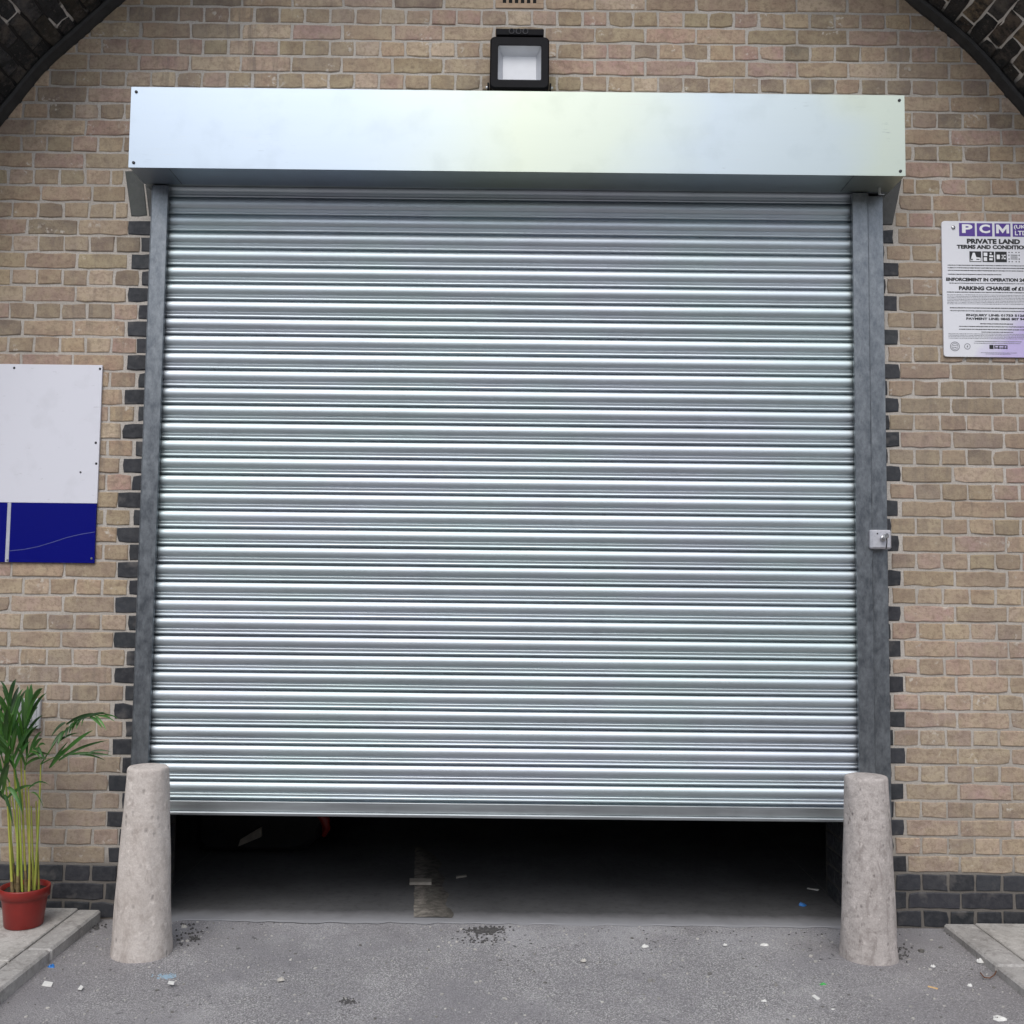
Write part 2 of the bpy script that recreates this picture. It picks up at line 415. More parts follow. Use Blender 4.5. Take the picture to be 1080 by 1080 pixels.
def lay(mb, fr, a0, a1, b0, b1, col, m=0, prot=.004, rough=.0012, skew=None):
    """one brick: rounded, slightly wonky face standing proud of the mortar; fr maps (along, up, out)"""
    g = .0043
    a0 += g + random.uniform(-.0012, .0012); a1 -= g + random.uniform(-.0012, .0012)
    b0 += g + random.uniform(-.001, .001); b1 -= g + random.uniform(-.001, .001)
    if a1 - a0 < .012 or b1 - b0 < .012: return
    n = max(2, int((a1-a0)/.04)); k = 2
    tilt = random.uniform(-.0013, .0013); pr = max(prot, .0032) + random.uniform(-.0005, .002)
    base = []
    r = .006
    for i in range(n+1): base.append((a0 + (a1-a0)*i/n, b0))
    for i in range(1, k+1): base.append((a1, b0 + (b1-b0)*i/k))
    for i in range(n-1, -1, -1): base.append((a0 + (a1-a0)*i/n, b1))
    for i in range(k-1, 0, -1): base.append((a0, b0 + (b1-b0)*i/k))
    ca, cb = (a0+a1)/2, (b0+b1)/2
    out = []
    for (x, y) in base:
        corner = (x in (a0, a1)) and (y in (b0, b1))
        dx = r*.22 if corner else 0
        x += (dx if x < ca else -dx); y += (dx if y < cb else -dx)
        ch = random.uniform(.002, .006) if random.random() < .035 else 0
        x += ch if x < ca else -ch; y += ch if y < cb else -ch
        out.append((x + random.gauss(0, rough*1.15), y + random.gauss(0, rough*1.15)))
    rings = []
    for ins, c in ((0, -.004), (.0008, pr*.55), (.0042, pr)):
        ring = []
        for (x, y) in out:
            xx = x + (ins if x < ca else -ins) if abs(x-ca) > (a1-ca)*.9 else x
            yy = y + (ins if y < cb else -ins) if abs(y-cb) > (b1-cb)*.7 else y
            aa, bb = xx, yy
            if skew: aa += skew(xx, yy)
            ring.append(fr(aa, bb, c + (tilt*(y-cb)/(b1-cb) if c > 0 else 0) + (random.gauss(0, rough*.4) if c > 0 else 0)))
        rings.append(ring)
    mb.grid(rings, m, col, False, True)
    mb.face(rings[-1], m, col)

JL, JR, OPEN_T = -1.555, 1.482, 3.01     # door opening: jambs and head
QL = (-1.694, -1.641); QR = (1.678, 1.628) # toothed quoin edges: (stretcher course, header course)
WT = 0.47                                # wall thickness
ACX, ACZ, AR = 0.0176, 1.843, 2.822      # railway arch circle
front = lambda a, b, c: (a, -c, b)

wall = thing('brick_wall', 'buff stock brick wall with dark blue brick quoins and base filling the railway arch', 'wall', (0, 0.2, 0))
wb = MB()
XMIN, XMAX, NC = -2.86, 2.88, 62
def clip_arch(a0, a1, z):   # trim a course to the arch, with a little to spare behind the soffit
    zz = z - ACZ
    if zz <= 0: h = AR + .03
    elif zz >= AR: return None
    else: h = math.sqrt(max(0, (AR+.05)**2 - zz*zz))
    b0, b1 = max(a0, ACX-h), min(a1, ACX+h)
    return (b0, b1) if b1 - b0 > .02 else None
VX0, VX1, VZ0, VZ1 = -.105, .122, 3.975, 4.128
for k in range(NC):
    z0, z1 = k*.075, k*.075 + .075
    header = (k % 2 == 0)
    step = .1125 if header else .225
    segs = []
    if z0 < OPEN_T - .01:
        le, re = (QL[1], QR[1]) if header else (QL[0], QR[0])
        if k > 2:
            wob = random.uniform(-.010, .010)
            lay(wb, front, le+wob, JL, z0, z1, blue_col(), 1, .003)
            lay(wb, front, JR, re+wob, z0, z1, blue_col(), 1, .003)
        x = le
        while x > XMIN: segs.append((x-step, x)); x -= step
        x = re
        while x < XMAX: segs.append((x, x+step)); x += step
        if k <= 2:
            for (p, q) in ((JL, QL[1] if header else QL[0]), (QR[1] if header else QR[0], JR)):
                lay(wb, front, min(p, q), max(p, q), z0, z1, blue_col(), 1, .003)
    elif z0 < 3.21:
        off = (3.01+.0375 - (z0+.0375))
        le = -1.697 - (z0+.0375-3.01)*.16; re = 1.662 + (z0+.0375-3.01)*.22
        x = le
        ph = .06 if header else .15
        segs.append((x-ph, x)); x -= ph
        while x > XMIN: segs.append((x-step, x)); x -= step
        x = re
        segs.append((x, x+ph)); x += ph
        while x < XMAX: segs.append((x, x+step)); x += step
    else:
        x = XMIN + (0 if header else .0562)
        while x < XMAX: segs.append((x, x+step)); x += step
    for (p, q) in segs:
        r = clip_arch(p, q, z1 if z0 > ACZ else z0)
        if not r: continue
        p, q = r
        if z0 > 3.9 and z0 < VZ1 - .01 and q > VX0 and p < VX1:
            if p < VX0: q = VX0
            elif q > VX1: p = VX1
            else: continue
            if q-p < .02: continue
        if k <= 2: lay(wb, front, p, q, z0, z1, blue_col(), 1, .003)
        else: lay(wb, front, p, q, z0, z1, brick_col(z0), 0, random.uniform(.0015, .004))
# soldier-course flat arch over the opening, ends cut to a skewback
nS = 42
for i in range(nS):
    f0, f1 = i/nS, (i+1)/nS
    def wed(a, b, c, f0=f0, f1=f1):
        zb, zt = 3.008, 3.224
        t = (b-zb)/(zt-zb)
        xl = -1.692 + (-1.728+1.692)*t; xr = 1.657 + (1.706-1.657)*t
        return (xl + (xr-xl)*a/3.4, -c, b)
    lay(wb, wed, 3.4*f0-.003, 3.4*f1+.003, 3.008, 3.224, jit((.072, .075, .072), .15), 1, .003)
# jamb faces of the opening
for (X, sg) in ((JL, 1), (JR, -1)):
    fr = lambda a, b, c, X=X, sg=sg: (X + sg*c, a, b)
    for k in range(40):
        z0 = k*.075; st = .1125 if k % 2 else .225; y = .002
        while y < WT - .02:
            y2 = min(WT, y+st)
            if k <= 4 or y < .1: lay(wb, fr, y, y2, z0, z0+.075, blue_col(), 1, .003)
            else: lay(wb, fr, y, y2, z0, z0+.075, brick_col(0.4), 0, .003)
            y = y2
wb.build('brickwork', [M['brick'], M['blue']], wall)
core = MB()
def arch_top(x): return ACZ + math.sqrt(max(0, (AR+.05)**2 - (x-ACX)**2))
# mortar core: two piers and the spandrel over the door, following the arch
def slab_core(x0, x1, zb, n):
    top = [arch_top(x0 + (x1-x0)*i/n) for i in range(n+1)]; xs = [x0 + (x1-x0)*i/n for i in range(n+1)]
    for y, fl in ((0, 1), (WT, 0)):
        for i in range(n):
            q = [(xs[i], y, zb), (xs[i+1], y, zb), (xs[i+1], y, top[i+1]), (xs[i], y, top[i])]
            core.face(q if fl else q[::-1])
    core.face([(x0, 0, zb), (x0, 0, top[0]), (x0, WT, top[0]), (x0, WT, zb)], 1)  # side faces take the darker mortar
    core.face([(x1, 0, zb), (x1, WT, zb), (x1, WT, top[-1]), (x1, 0, top[-1])], 1)
    core.face([(x0, 0, zb), (x0, WT, zb), (x1, WT, zb), (x1, 0, zb)])
slab_core(ACX-AR-.04, JL, -.05, 14); slab_core(JR, ACX+AR+.04, -.05, 14); slab_core(JL, JR, OPEN_T, 30)
core.build('mortar_bed', [M['mortar'], M['jambmortar']], wall)
# air brick: terracotta frame with a row of slots
vb = MB()
vb.box(VX0+.006, VX1-.006, -.006, -.001, VZ0+.006, VZ0+.030, .002)
vb.box(VX0+.006, VX1-.006, -.006, -.001, VZ1-.030, VZ1-.004, .002)
nsl = 8; w = (VX1-VX0-.012)
for i in range(nsl+1):
    wd = .022 if i in (0, nsl) else .011
    cx = VX0+.006 + w*i/nsl; cx = min(max(cx, VX0+.006+wd/2), VX1-.006-wd/2)
    vb.box(cx-wd/2, cx+wd/2, -.0055, -.001, VZ0+.030, VZ1-.030)
vb.box(VX0+.006, VX1-.006, -.0055, -.001, (VZ0+VZ1)/2-.006, (VZ0+VZ1)/2+.006)
ab = vb.build('air_brick', M['terra'], wall)
vb = MB(); vb.box(VX0+.02, VX1-.02, -.0012, -.0004, VZ0+.02, VZ1-.02); vb.build('slot_void', M['hole'], ab)

# ------------------------------------------------------------------ railway arch (soffit in front of the wall, dark room behind)
arch = thing('railway_arch', 'soot blackened brick railway arch vault curving over the buff wall', 'arch', (0, -.4, 0))
DEP = 0.52
ab_ = MB()
def vfr(R, th0, sgn=1):
    def f(a, b, c):   # a along depth (towards the street), b along the arc, c inwards
        th = b/R
        return (ACX + (R-c)*math.cos(th), -a, ACZ + (R-c)*math.sin(th))
    return f
fr = vfr(AR, 0)
nrow = int(AR*PI/.075); hrow = AR*PI/nrow
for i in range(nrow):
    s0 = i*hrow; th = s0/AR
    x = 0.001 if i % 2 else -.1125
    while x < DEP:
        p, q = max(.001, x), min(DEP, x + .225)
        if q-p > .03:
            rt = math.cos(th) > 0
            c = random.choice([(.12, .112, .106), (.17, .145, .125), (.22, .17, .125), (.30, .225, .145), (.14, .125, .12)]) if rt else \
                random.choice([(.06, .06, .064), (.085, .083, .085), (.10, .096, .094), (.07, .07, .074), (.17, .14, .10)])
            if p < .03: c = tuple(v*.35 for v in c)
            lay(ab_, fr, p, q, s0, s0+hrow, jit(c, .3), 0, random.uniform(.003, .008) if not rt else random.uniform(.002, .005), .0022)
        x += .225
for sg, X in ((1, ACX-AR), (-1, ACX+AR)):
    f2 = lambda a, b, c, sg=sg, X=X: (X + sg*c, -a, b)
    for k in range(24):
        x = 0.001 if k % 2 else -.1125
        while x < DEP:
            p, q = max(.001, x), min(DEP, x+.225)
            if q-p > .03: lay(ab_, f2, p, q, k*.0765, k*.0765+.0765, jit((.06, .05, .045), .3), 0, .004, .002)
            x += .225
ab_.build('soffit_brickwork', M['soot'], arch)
sm = MB()
N_ = 96
arc = [(ACX-AR, 0)] + [(ACX + AR*math.cos(PI*(1-i/N_)), ACZ + AR*math.sin(PI*(1-i/N_))) for i in range(N_+1)] + [(ACX+AR, 0)]
sm.grid([[(x, 0.02, z) for x, z in arc], [(x, -DEP, z) for x, z in arc]], 0, smooth=False)
sm.build('soffit_mortar', M['sootmortar'], arch)
fc = MB()   # street face of the viaduct round the opening
def outer(x, z):
    dx, dz = x-ACX, z-1.0
    t = min(9/max(abs(dx), 1e-6), 6.4/max(dz, 1e-6)) if dz > 0 else 9/max(abs(dx), 1e-6)
    return (ACX+dx*t, 1.0+dz*t if dz > 0 else z)
inn = [(x, -DEP, z) for x, z in arc]; ou = [(outer(x, z)[0], -DEP, outer(x, z)[1]) for x, z in arc]
fc.grid([inn, ou], 0, smooth=False)
fc.build('street_face', M['oppbrick'], arch)
fl = MB()  # flashing strip sealing wall to vault
n = 120
sec = [(AR+.02, -.002), (AR-.004, -.045), (AR-.014, -.052), (AR-.026, -.046), (AR-.034, -.024), (AR-.038, -.014), (AR-.039, -.001)]
rows = []
for i in range(n+1):
    th = PI*i/n; wv = .004*math.sin(i*.9) + random.uniform(-.002, .002)
    rows.append([(ACX + (r+wv*(j > 1))*math.cos(th), y, ACZ + (r+wv*(j > 1))*math.sin(th)) for j, (r, y) in enumerate(sec)])
fl.grid(rows, 0, smooth=False)
fl.build('flashing_strip', M['flash'], arch)
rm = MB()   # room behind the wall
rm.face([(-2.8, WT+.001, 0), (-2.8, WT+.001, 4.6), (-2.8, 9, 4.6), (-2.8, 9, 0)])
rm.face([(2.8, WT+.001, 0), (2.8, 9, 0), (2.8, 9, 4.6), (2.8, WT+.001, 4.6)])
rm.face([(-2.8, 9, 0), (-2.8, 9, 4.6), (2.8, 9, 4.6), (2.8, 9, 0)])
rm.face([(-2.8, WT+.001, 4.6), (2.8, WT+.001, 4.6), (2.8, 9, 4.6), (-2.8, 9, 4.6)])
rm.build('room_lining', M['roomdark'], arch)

# ------------------------------------------------------------------ roller shutter
rs = thing('roller_shutter', 'galvanised steel roller shutter with long box hood, pulled down to a low gap', 'shutter', (0, -.05, 0))
CY = -.045
XL, XR = -1.522, 1.478
ZB = at(500, 846.5, CY).z; ZT = 3.16
pit = .0757; ns = int((ZT-ZB)/pit)+1
cm = MB()
def strip(prof, z0, x0, x1, seed):
    rnd = random.Random(seed)
    nx = 26; ph = rnd.uniform(0, 6); am = rnd.uniform(.0002, .0009); dz0 = rnd.uniform(-.0008, .0008)
    rows = []; ti = rnd.uniform(-.028, .028); sh = rnd.uniform(.93, 1.05); te = rnd.uniform(-.02, .02)
    for (t, y) in prof:
        rows.append([(x0+(x1-x0)*i/nx, CY - y - (ti+te*(i/nx-.5))*(t-.038) + am*math.sin(ph + i*.55) + am*.5*math.sin(2*ph+i*1.3), z0 - t + dz0*(i/nx-.5)) for i in range(nx+1)])
    cm.grid(rows, 0, (sh, sh, sh), smooth=True)
for k in range(ns):
    z0 = ZB + (k+1)*pit
    x0 = XL + random.uniform(-.003, .003)
    arcp = []
    for j in range(15):      # main bulge
        th_ = math.radians(-66 + 140*j/14)
        arcp.append((.0228 + .0230*math.sin(th_), .0005 + .0150*math.cos(th_)))
    strip(arcp, z0, x0, XR, k)
    e = arcp[-1]
    gro = [(e[0], e[1]), (.0456, .0040), (.0464, .0041), (.0490, .0062)]
    strip(gro, z0, x0, XR, k)
    strip([(.0490, .0062), (.0540, .0050), (.0590, .0036)], z0, x0, XR, k)
    roll = [(.0640 + .0060*math.sin(PI*(j/8-.5)) , .0036 + .0058*math.cos(PI*(j/8-.5))) for j in range(9)]
    strip([(.0590, .0036)] + roll[1:], z0, x0, XR, k)
    strip([roll[-1], (.0696, -.018), (.0757, -.019), (.0757+arcp[0][0], arcp[0][1])], z0, x0, XR, k)
cm.build('curtain', M['curtain'], rs, fixn=False)
bb = MB()   # bottom bar: upright angle with a toe
zb0 = at(500, 861.5, CY).z
bb.box(XL, XR, CY-.011, CY+.004, zb0+.014, ZB-.003, .002)
bb.box(XL, XR, CY-.026, CY+.020, zb0, zb0+.0135, .003)
bb.build('bottom_bar', M['bar'], rs)
# guides: folded channel with inturned lip; right one also has a wide fixing angle
def guide(xo, xi, wide=None):
    s = 1 if xi > xo else -1
    g = MB()
    x0, x1 = min(xo, xi), max(xo, xi)
    g.box(x0, x1, -.093, -.0895, .0, 3.12, .0012)                     # front leg
    g.box(x0, x1, -.012, -.0085, .0, 3.12)                            # back leg
    if s > 0: g.box(x0-.0035, x0-.0003, -.0925, -.0085, 0, 3.12, .001)
    else: g.box(x1+.0003, x1+.0035, -.0925, -.0085, 0, 3.12, .001)
    if s > 0: g.box(x1-.003, x1, -.0893, -.074, 0, 3.12)
    else: g.box(x0, x0+.003, -.0893, -.074, 0, 3.12)
    g.box(min(xi, xi-s*.002), max(xi, xi-s*.002), -.020, -.0123, 0, 3.12)
    o = g.build('guide_rail', M['guide'], rs)
    if wide:
        a = MB(); xw0, xw1 = wide
        a.box(xw0+.004, xw1, -.066, -.061, 0, 3.117, .0012)
        a.box(xw1-.0055, xw1-.0005, -.0607, -.006, 0, 3.117, .001)
        a.box(xw1-.0005, xw1+.004, -.014, -.006, 0, 3.117, .001)
        a.build('fixing_angle', M['guide'], o)
        for z in (2.95, 2.1, 1.3, .55):
            b = MB(); b.lathe([(.010, 0), (.010, .006), (.006, .008)], 6, cap1=True)
            b.v = [(xw1+.008+x*.5, -.012 - zz, z + y) for x, y, zz in b.v]
            b.build('fixing_bolt', M['steel'], o)
    return o
guide(-1.567, -1.499)
guide(1.519, 1.453, (1.519, 1.594))
lg = [c for c in rs.children if c.name.startswith('guide_rail')][0]
for z in (2.94, 2.05, 1.35, .62):
    b = MB(); b.lathe([(.008, 0), (.008, .006), (.005, .008)], 8, cap1=True)
    b.v = [(-1.574 + x*.6, -.03 - zz, z + y) for x, y, zz in b.v]
    b.build('fixing_bolt', M['steel'], lg)
# hood: folded sheet box
hd = MB()
hx0, hx1, hz0, hz1, hy = -1.602, 1.612, 3.120, 3.464, -.28
hd.box(hx0, hx1, hy, hy+.0016, hz0, hz1, .0006)                               # front sheet
hd.box(hx0+.001, hx1-.001, hy+.0018, -.094, hz0+.004, hz0+.0058)              # underside
hd.box(hx0+.001, hx0+.004, hy+.0018, -.005, hz0+.006, hz1-.004)
hd.box(hx1-.004, hx1-.001, hy+.0018, -.005, hz0+.006, hz1-.004)
hd.box(hx0+.001, hx1-.001, hy+.0018, -.005, hz1-.0036, hz1-.002)
hd.box(hx0+.001, hx1-.001, hy-.0012, hy-.0002, hz0-.001, hz0+.0035, .0004)    # hem along the bottom edge
hood = hd.build('hood', M['hood'], rs)
hd = MB()   # end plates where the box closes behind the guides
hd.box(hx0+.004, -1.4985, -.0938, -.006, hz0+.0062, hz0+.0075)
hd.box(1.4535, hx1-.004, -.0938, -.006, hz0+.0062, hz0+.0075)
hd.box(-1.4985, 1.4535, -.094, -.079, hz0+.004, hz0+.0085)
hd.build('end_plate', M['bar'], hood)
for x in (-1.44, 1.40):   # seams under the box
    hd = MB(); hd.box(x, x+.003, hy+.002, -.095, hz0+.0028, hz0+.0038); hd.build('seam', M['guide'], hood)
for (x, z) in ((hx0+.022, hz1-.022), (hx0+.022, hz0+.020), (hx1-.022, hz1-.022), (hx1-.022, hz0+.020)):
    s = MB(); s.lathe([(.0065, 0), (.006, .003), (.003, .0042)], 10, cap1=True)
    s.v = [(x+a, hy - .0002 - c, z+b_) for a, b_, c in s.v]
    s.build('screw', M['darksteel'], hood)
s = MB(); s.box(1.545, 1.556, -.150, -.1455, hz0-.028, hz0+.003, .001); s.box(1.545, 1.570, -.152, -.1465, hz0-.03, hz0-.027); s.build('stay_clip', M['steel'], hood)

# ------------------------------------------------------------------ key switch on the right guide
p = at(927.5, 569, -.10)
ks = thing('key_switch', 'small grey die cast key switch box fixed on the right guide of the shutter', 'switch', (p.x, -.067, p.z))
k = MB(); k.box(p.x-.042, p.x+.046, -.115, -.0665, p.z-.040, p.z+.040, .006); k.build('housing', M['zinc'], ks)
k = MB(); k.box(p.x-.034, p.x+.040, -.1175, -.1152, p.z-.034, p.z+.034, .001); cvr = k.build('cover_plate', M['zinc'], ks)
for dx, dz in ((-.014, .024), (.026, .022)):
    k = MB(); k.lathe([(.0035, 0), (.003, .0015)], 10, cap1=True); k.v = [(p.x+dx+a, -.1176-c, p.z+dz+b_) for a, b_, c in k.v]; k.build('screw', M['darksteel'], cvr)
k = MB(); k.lathe([(.013, 0), (.013, .008), (.010, .011), (.004, .011)], 18, cap1=True); k.v = [(p.x+.008+a, -.1176-c, p.z+.004+b_) for a, b_, c in k.v]
lc = k.build('lock_cylinder', M['steel'], ks)
k = MB(); k.box(p.x+.0068, p.x+.0092, -.150, -.1288, p.z-.004, p.z+.012, .0005); k.box(p.x+.001, p.x+.022, -.152, -.1385, p.z+.004, p.z+.020, .002)
k.build('key', M['steel'], ks)
k = MB(); k.tube([(p.x+.014, -.146, p.z+.006), (p.x+.016, -.142, p.z-.012), (p.x+.016, -.132, p.z-.040)], .0022, 6); k.build('key_cord', M['darksteel'], ks)

# ------------------------------------------------------------------ floodlight over the hood
p = at(548, 65, -.14)
fx, fz = p.x, p.z
lt = thing('floodlight', 'square black floodlight with pale reflector mounted on wall above the shutter hood', 'light', (fx, 0, fz))
def rrect(w, h, r, n=5):
    o = []
    for cx, cz, a0 in ((w-r, h-r, 0), (-w+r, h-r, PI/2), (-w+r, -h+r, PI), (w-r, -h+r, 3*PI/2)):
        for i in range(n+1): o.append((cx + r*math.cos(a0+PI/2*i/n), cz + r*math.sin(a0+PI/2*i/n)))
    return o
hw, hh = .128, .125
TL = math.radians(0)
def fp(x, z, y): return (fx+x, y + z*math.tan(math.radians(7)), fz+z)
k = MB()
A = [rrect(hw-.012, hh-.012, .016), rrect(hw, hh, .022), rrect(hw, hh, .022), rrect(hw-.006, hh-.006, .020)]
Y = [-.045, -.06, -.128, -.136]
rows = [[fp(x, z, y) for x, z in a] for a, y in zip(A, Y)]
iw, ih, ic = .093, .083, -.001
inner = [(x, z+ic) for x, z in rrect(iw, ih, .006)]
rows.append([fp(x, z, -.136) for x, z in inner]); rows.append([fp(x, z, -.128) for x, z in inner])
k.grid(rows, 0, smooth=False, closed=True); k.face(rows[0][::-1])
body = k.build('housing', M['black'], lt)
k = MB()
c0 = [(-iw, -ih), (iw, -ih), (iw, ih), (-iw, ih)]; c1 = [(-iw*.78, -ih*.66), (iw*.78, -ih*.66), (iw*.78, ih*.68), (-iw*.78, ih*.68)]
k.grid([[fp(x, z+ic, -.129) for x, z in c0], [fp(x, z+ic, -.086) for x, z in c1]], 0, smooth=False, closed=True)
rf = k.build('reflector', M['refl'], lt)
k = MB(); k.face([fp(x, z+ic, -.0865) for x, z in c1]); k.build('led_panel', M['led'], rf)
k = MB(); k.box(fx-.104, fx+.104, -.12, -.004, fz+hh+.004, fz+hh+.034, .003); jb = k.build('driver_box', M['black'], lt)
for dx in (-.036, -.006, .024):
    k = MB(); k.lathe([(.0125, 0), (.0125, .002), (.009, .002), (.009, 0)], 18); k.v = [(fx+dx+a, -.1202-c, fz+hh+.021+b_) for a, b_, c in k.v]; k.build('knockout_ring', M['darksteel'], jb)
k = MB()
for s_ in (-1, 1): k.box(fx+s_*(hw+.006)-.004, fx+s_*(hw+.006)+.004, -.13, -.004, fz-hh+.006, fz-hh+.036, .001)
k.box(fx-hw-.009, fx+hw+.009, -.0039, -.001, fz-hh+.006, fz-hh+.036)
br = k.build('bracket', M['black'], lt)
for s_ in (-1, 1):
    k = MB(); k.lathe([(.007, 0), (.007, .006), (.004, .008)], 10, cap1=True); k.v = [(fx+s_*(hw+.0103+c), -.112+a, fz-hh+.022+b_) for a, b_, c in k.v]; k.build('bolt', M['steel'], br)

# ------------------------------------------------------------------ signs
def rr_plate(mb, x0, x1, z0, z1, y0, y1, r=.012, m=0):
    w, h = (x1-x0)/2, (z1-z0)/2; o = rrect(w, h, r, 4)
    a = [((x0+x1)/2+x, y0, (z0+z1)/2+z) for x, z in o]; b_ = [(x, y1, z) for x, _, z in a]
    mb.grid([b_, a], m, smooth=False, closed=True); mb.face(a[::-1], m); mb.face(b_, m)
def lettering(txt, x0, x1, z0, z1, y, mat, parent, bold=.0, name='lettering'):
    cu = bpy.data.curves.new('t', 'FONT'); cu.body = txt; cu.size = 1; cu.offset = bold; cu.resolution_u = 3; cu.extrude = .0
    ob = bpy.data.objects.new('t', cu); COL.objects.link(ob)
    dg = bpy.context.evaluated_depsgraph_get(); dg.update()
    me = bpy.data.meshes.new_from_object(ob.evaluated_get(dg))
    bpy.data.objects.remove(ob)
    xs = [v.co.x for v in me.vertices]; ys = [v.co.y for v in me.vertices]
    o = root_off(parent)
    for v in me.vertices:
        X = x0 + (v.co.x-min(xs))/(max(xs)-min(xs))*(x1-x0); Z = z0 + (v.co.y-min(ys))/(max(ys)-min(ys))*(z1-z0)
        v.co = (X-o[0], y-o[1], Z-o[2])
    me.materials.clear(); me.materials.append(mat)
    n = bpy.data.objects.new(name, me); COL.objects.link(n); n.parent = parent
    return n
# parking notice on the right
tl = at(993, 233, -.014); bl = at(995.5, 376, -.014)
sx0, sz1, sz0 = tl.x+.0, tl.z, bl.z
pxm = (sz1-sz0)/143.0
sx1 = sx0 + 107*pxm
ps = thing('parking_notice', 'white parking notice with purple lettering blocks and rounded corners on right brickwork', 'sign', (sx0, -.005, sz0))
k = MB(); rr_plate(k, sx0, sx1, sz0, sz1, -.014, -.006, .013); k.build('plate', M['sign'], ps)
for x in (sx0+.08, sx1-.08):
    k = MB(); k.box(x-.02, x+.02, -.0058, -.0005, sz0+.08, sz1-.08); k.build('spacer', M['strip'], ps)
YS = -.0147
SX = lambda px: sx0 + (px-993)*pxm
SZ = lambda py: sz1 - (py-233)*pxm
def ptext(t, a, b_, c, d, mat='ink', bold=.055, dy=0): return lettering(t, SX(a), SX(b_), SZ(d), SZ(c), YS-dy, M[mat], ps, bold)
k = MB()
for a, b_ in ((1011, 1027.5), (1029.5, 1045.5), (1048, 1064.5), (1066.8, 1083.2)):
    k.face([(SX(a), YS, SZ(249)), (SX(b_), YS, SZ(249)), (SX(b_), YS, SZ(235)), (SX(a), YS, SZ(235))])
k.build('logo_block', M['purple'], ps)
for t, a, b_ in (('P', 1014, 1025), ('C', 1032, 1043.2)): ptext(t, a, b_, 236.3, 245.6, 'white', .04, .0006)
k = MB(); mp = lambda pts: k.face([(SX(x), YS-.0006, SZ(y)) for x, y in pts])   # the letter M from four strokes
mp([(1049.5, 245.6), (1052.3, 245.6), (1052.3, 236.3), (1049.5, 236.3)]); mp([(1060.2, 245.6), (1063, 245.6), (1063, 236.3), (1060.2, 236.3)])
mp([(1052.3, 240.6), (1056.25, 245.6), (1056.25, 241.3), (1052.3, 236.3)]); mp([(1056.25, 245.6), (1060.2, 240.6), (1060.2, 236.3), (1056.25, 241.3)])
k.build('lettering', M['white'], ps)
ptext('(UK)', 1068, 1082, 236.5, 241.5, 'white', .03, .0006); ptext('LTD', 1069, 1081.5, 242.7, 247.5, 'white', .03, .0006)
ptext('PRIVATE LAND', 1018.9, 1074.2, 251.6, 256.9)
ptext('TERMS AND CONDITIONS', 1008.3, 1086, 258.1, 262.4)
ptext('ENFORCEMENT IN OPERATION 24 HOURS', 996.6, 1097, 293, 296.7)
ptext('PARKING CHARGE of \u00a3100', 1009.7, 1084, 301.9, 306.2)
ptext('ENQUIRY LINE: 01753 512603', 1016.7, 1082, 331, 333.9, 'ink', .045)
ptext('PAYMENT LINE: 0845 807 9465', 1016.7, 1082, 334.7, 337.4, 'ink', .045)
# pictogram row
k = MB(); w_ = MB()
for i, (a, b_) in enumerate(((1021.3, 1033.5), (1034.8, 1046.9), (1048, 1060), (1061.6, 1073.7))):
    q = lambda mb, x0, x1, y0, y1, dy: mb.face([(SX(x0), YS-dy, SZ(y1)), (SX(x1), YS-dy, SZ(y1)), (SX(x1), YS-dy, SZ(y0)), (SX(x0), YS-dy, SZ(y0))])
    if i < 3:
        q(k, a, b_, 265, 276.2, 0)
        if i == 0:
            w_.face([(SX(a+.6), YS-.0006, SZ(275.5)), (SX(b_-.6), YS-.0006, SZ(275.5)), (SX(b_-.6), YS-.0006, SZ(271.8)), (SX(a+7), YS-.0006, SZ(271.2)), (SX(a+5.5), YS-.0006, SZ(266.5)), (SX(a+3.4), YS-.0006, SZ(266.5))])
            q(k, a+1.5, a+3.2, 273, 274.6, .001); q(k, a+7, b_-2, 273, 274, .001)
        if i == 1:
            q(w_, a+1.2, a+5, 266.3, 270, .0006); q(w_, a+1.2, a+4.6, 271.2, 275.2, .0006); q(w_, a+7, b_-1, 269, 271, .0006); q(w_, a+7, b_-1.6, 272.2, 274.4, .0006); q(w_, a+7.6, b_-2.6, 266.2, 268, .0006)
        if i == 2:
            q(w_, a+1.5, a+4.8, 268.3, 273, .0006); q(w_, a+6.6, b_-1.2, 268.3, 269.6, .0006); q(w_, a+6.6, b_-1.2, 271.4, 273, .0006); q(w_, a+7.6, a+8.8, 268.3, 273, .0006)
    else:
        for r_ in range(3): q(k, a+2.5, b_-2.5, 268.2+r_*2, 268.9+r_*2, 0)
        for cx in (a+.3, a+3.4, b_-4.6, b_-1.5):
            q(k, cx, cx+1.2, 265.2, 266.2, 0); q(k, cx, cx+1.2, 275, 276, 0)
        for cz in (268, 272): q(k, a+.2, a+1.2, cz, cz+1.4, 0); q(k, b_-1.3, b_-.3, cz, cz+1.4, 0)
k.build('pictogram', M['ink'], ps); w_.build('pictogram', M['white'], ps)
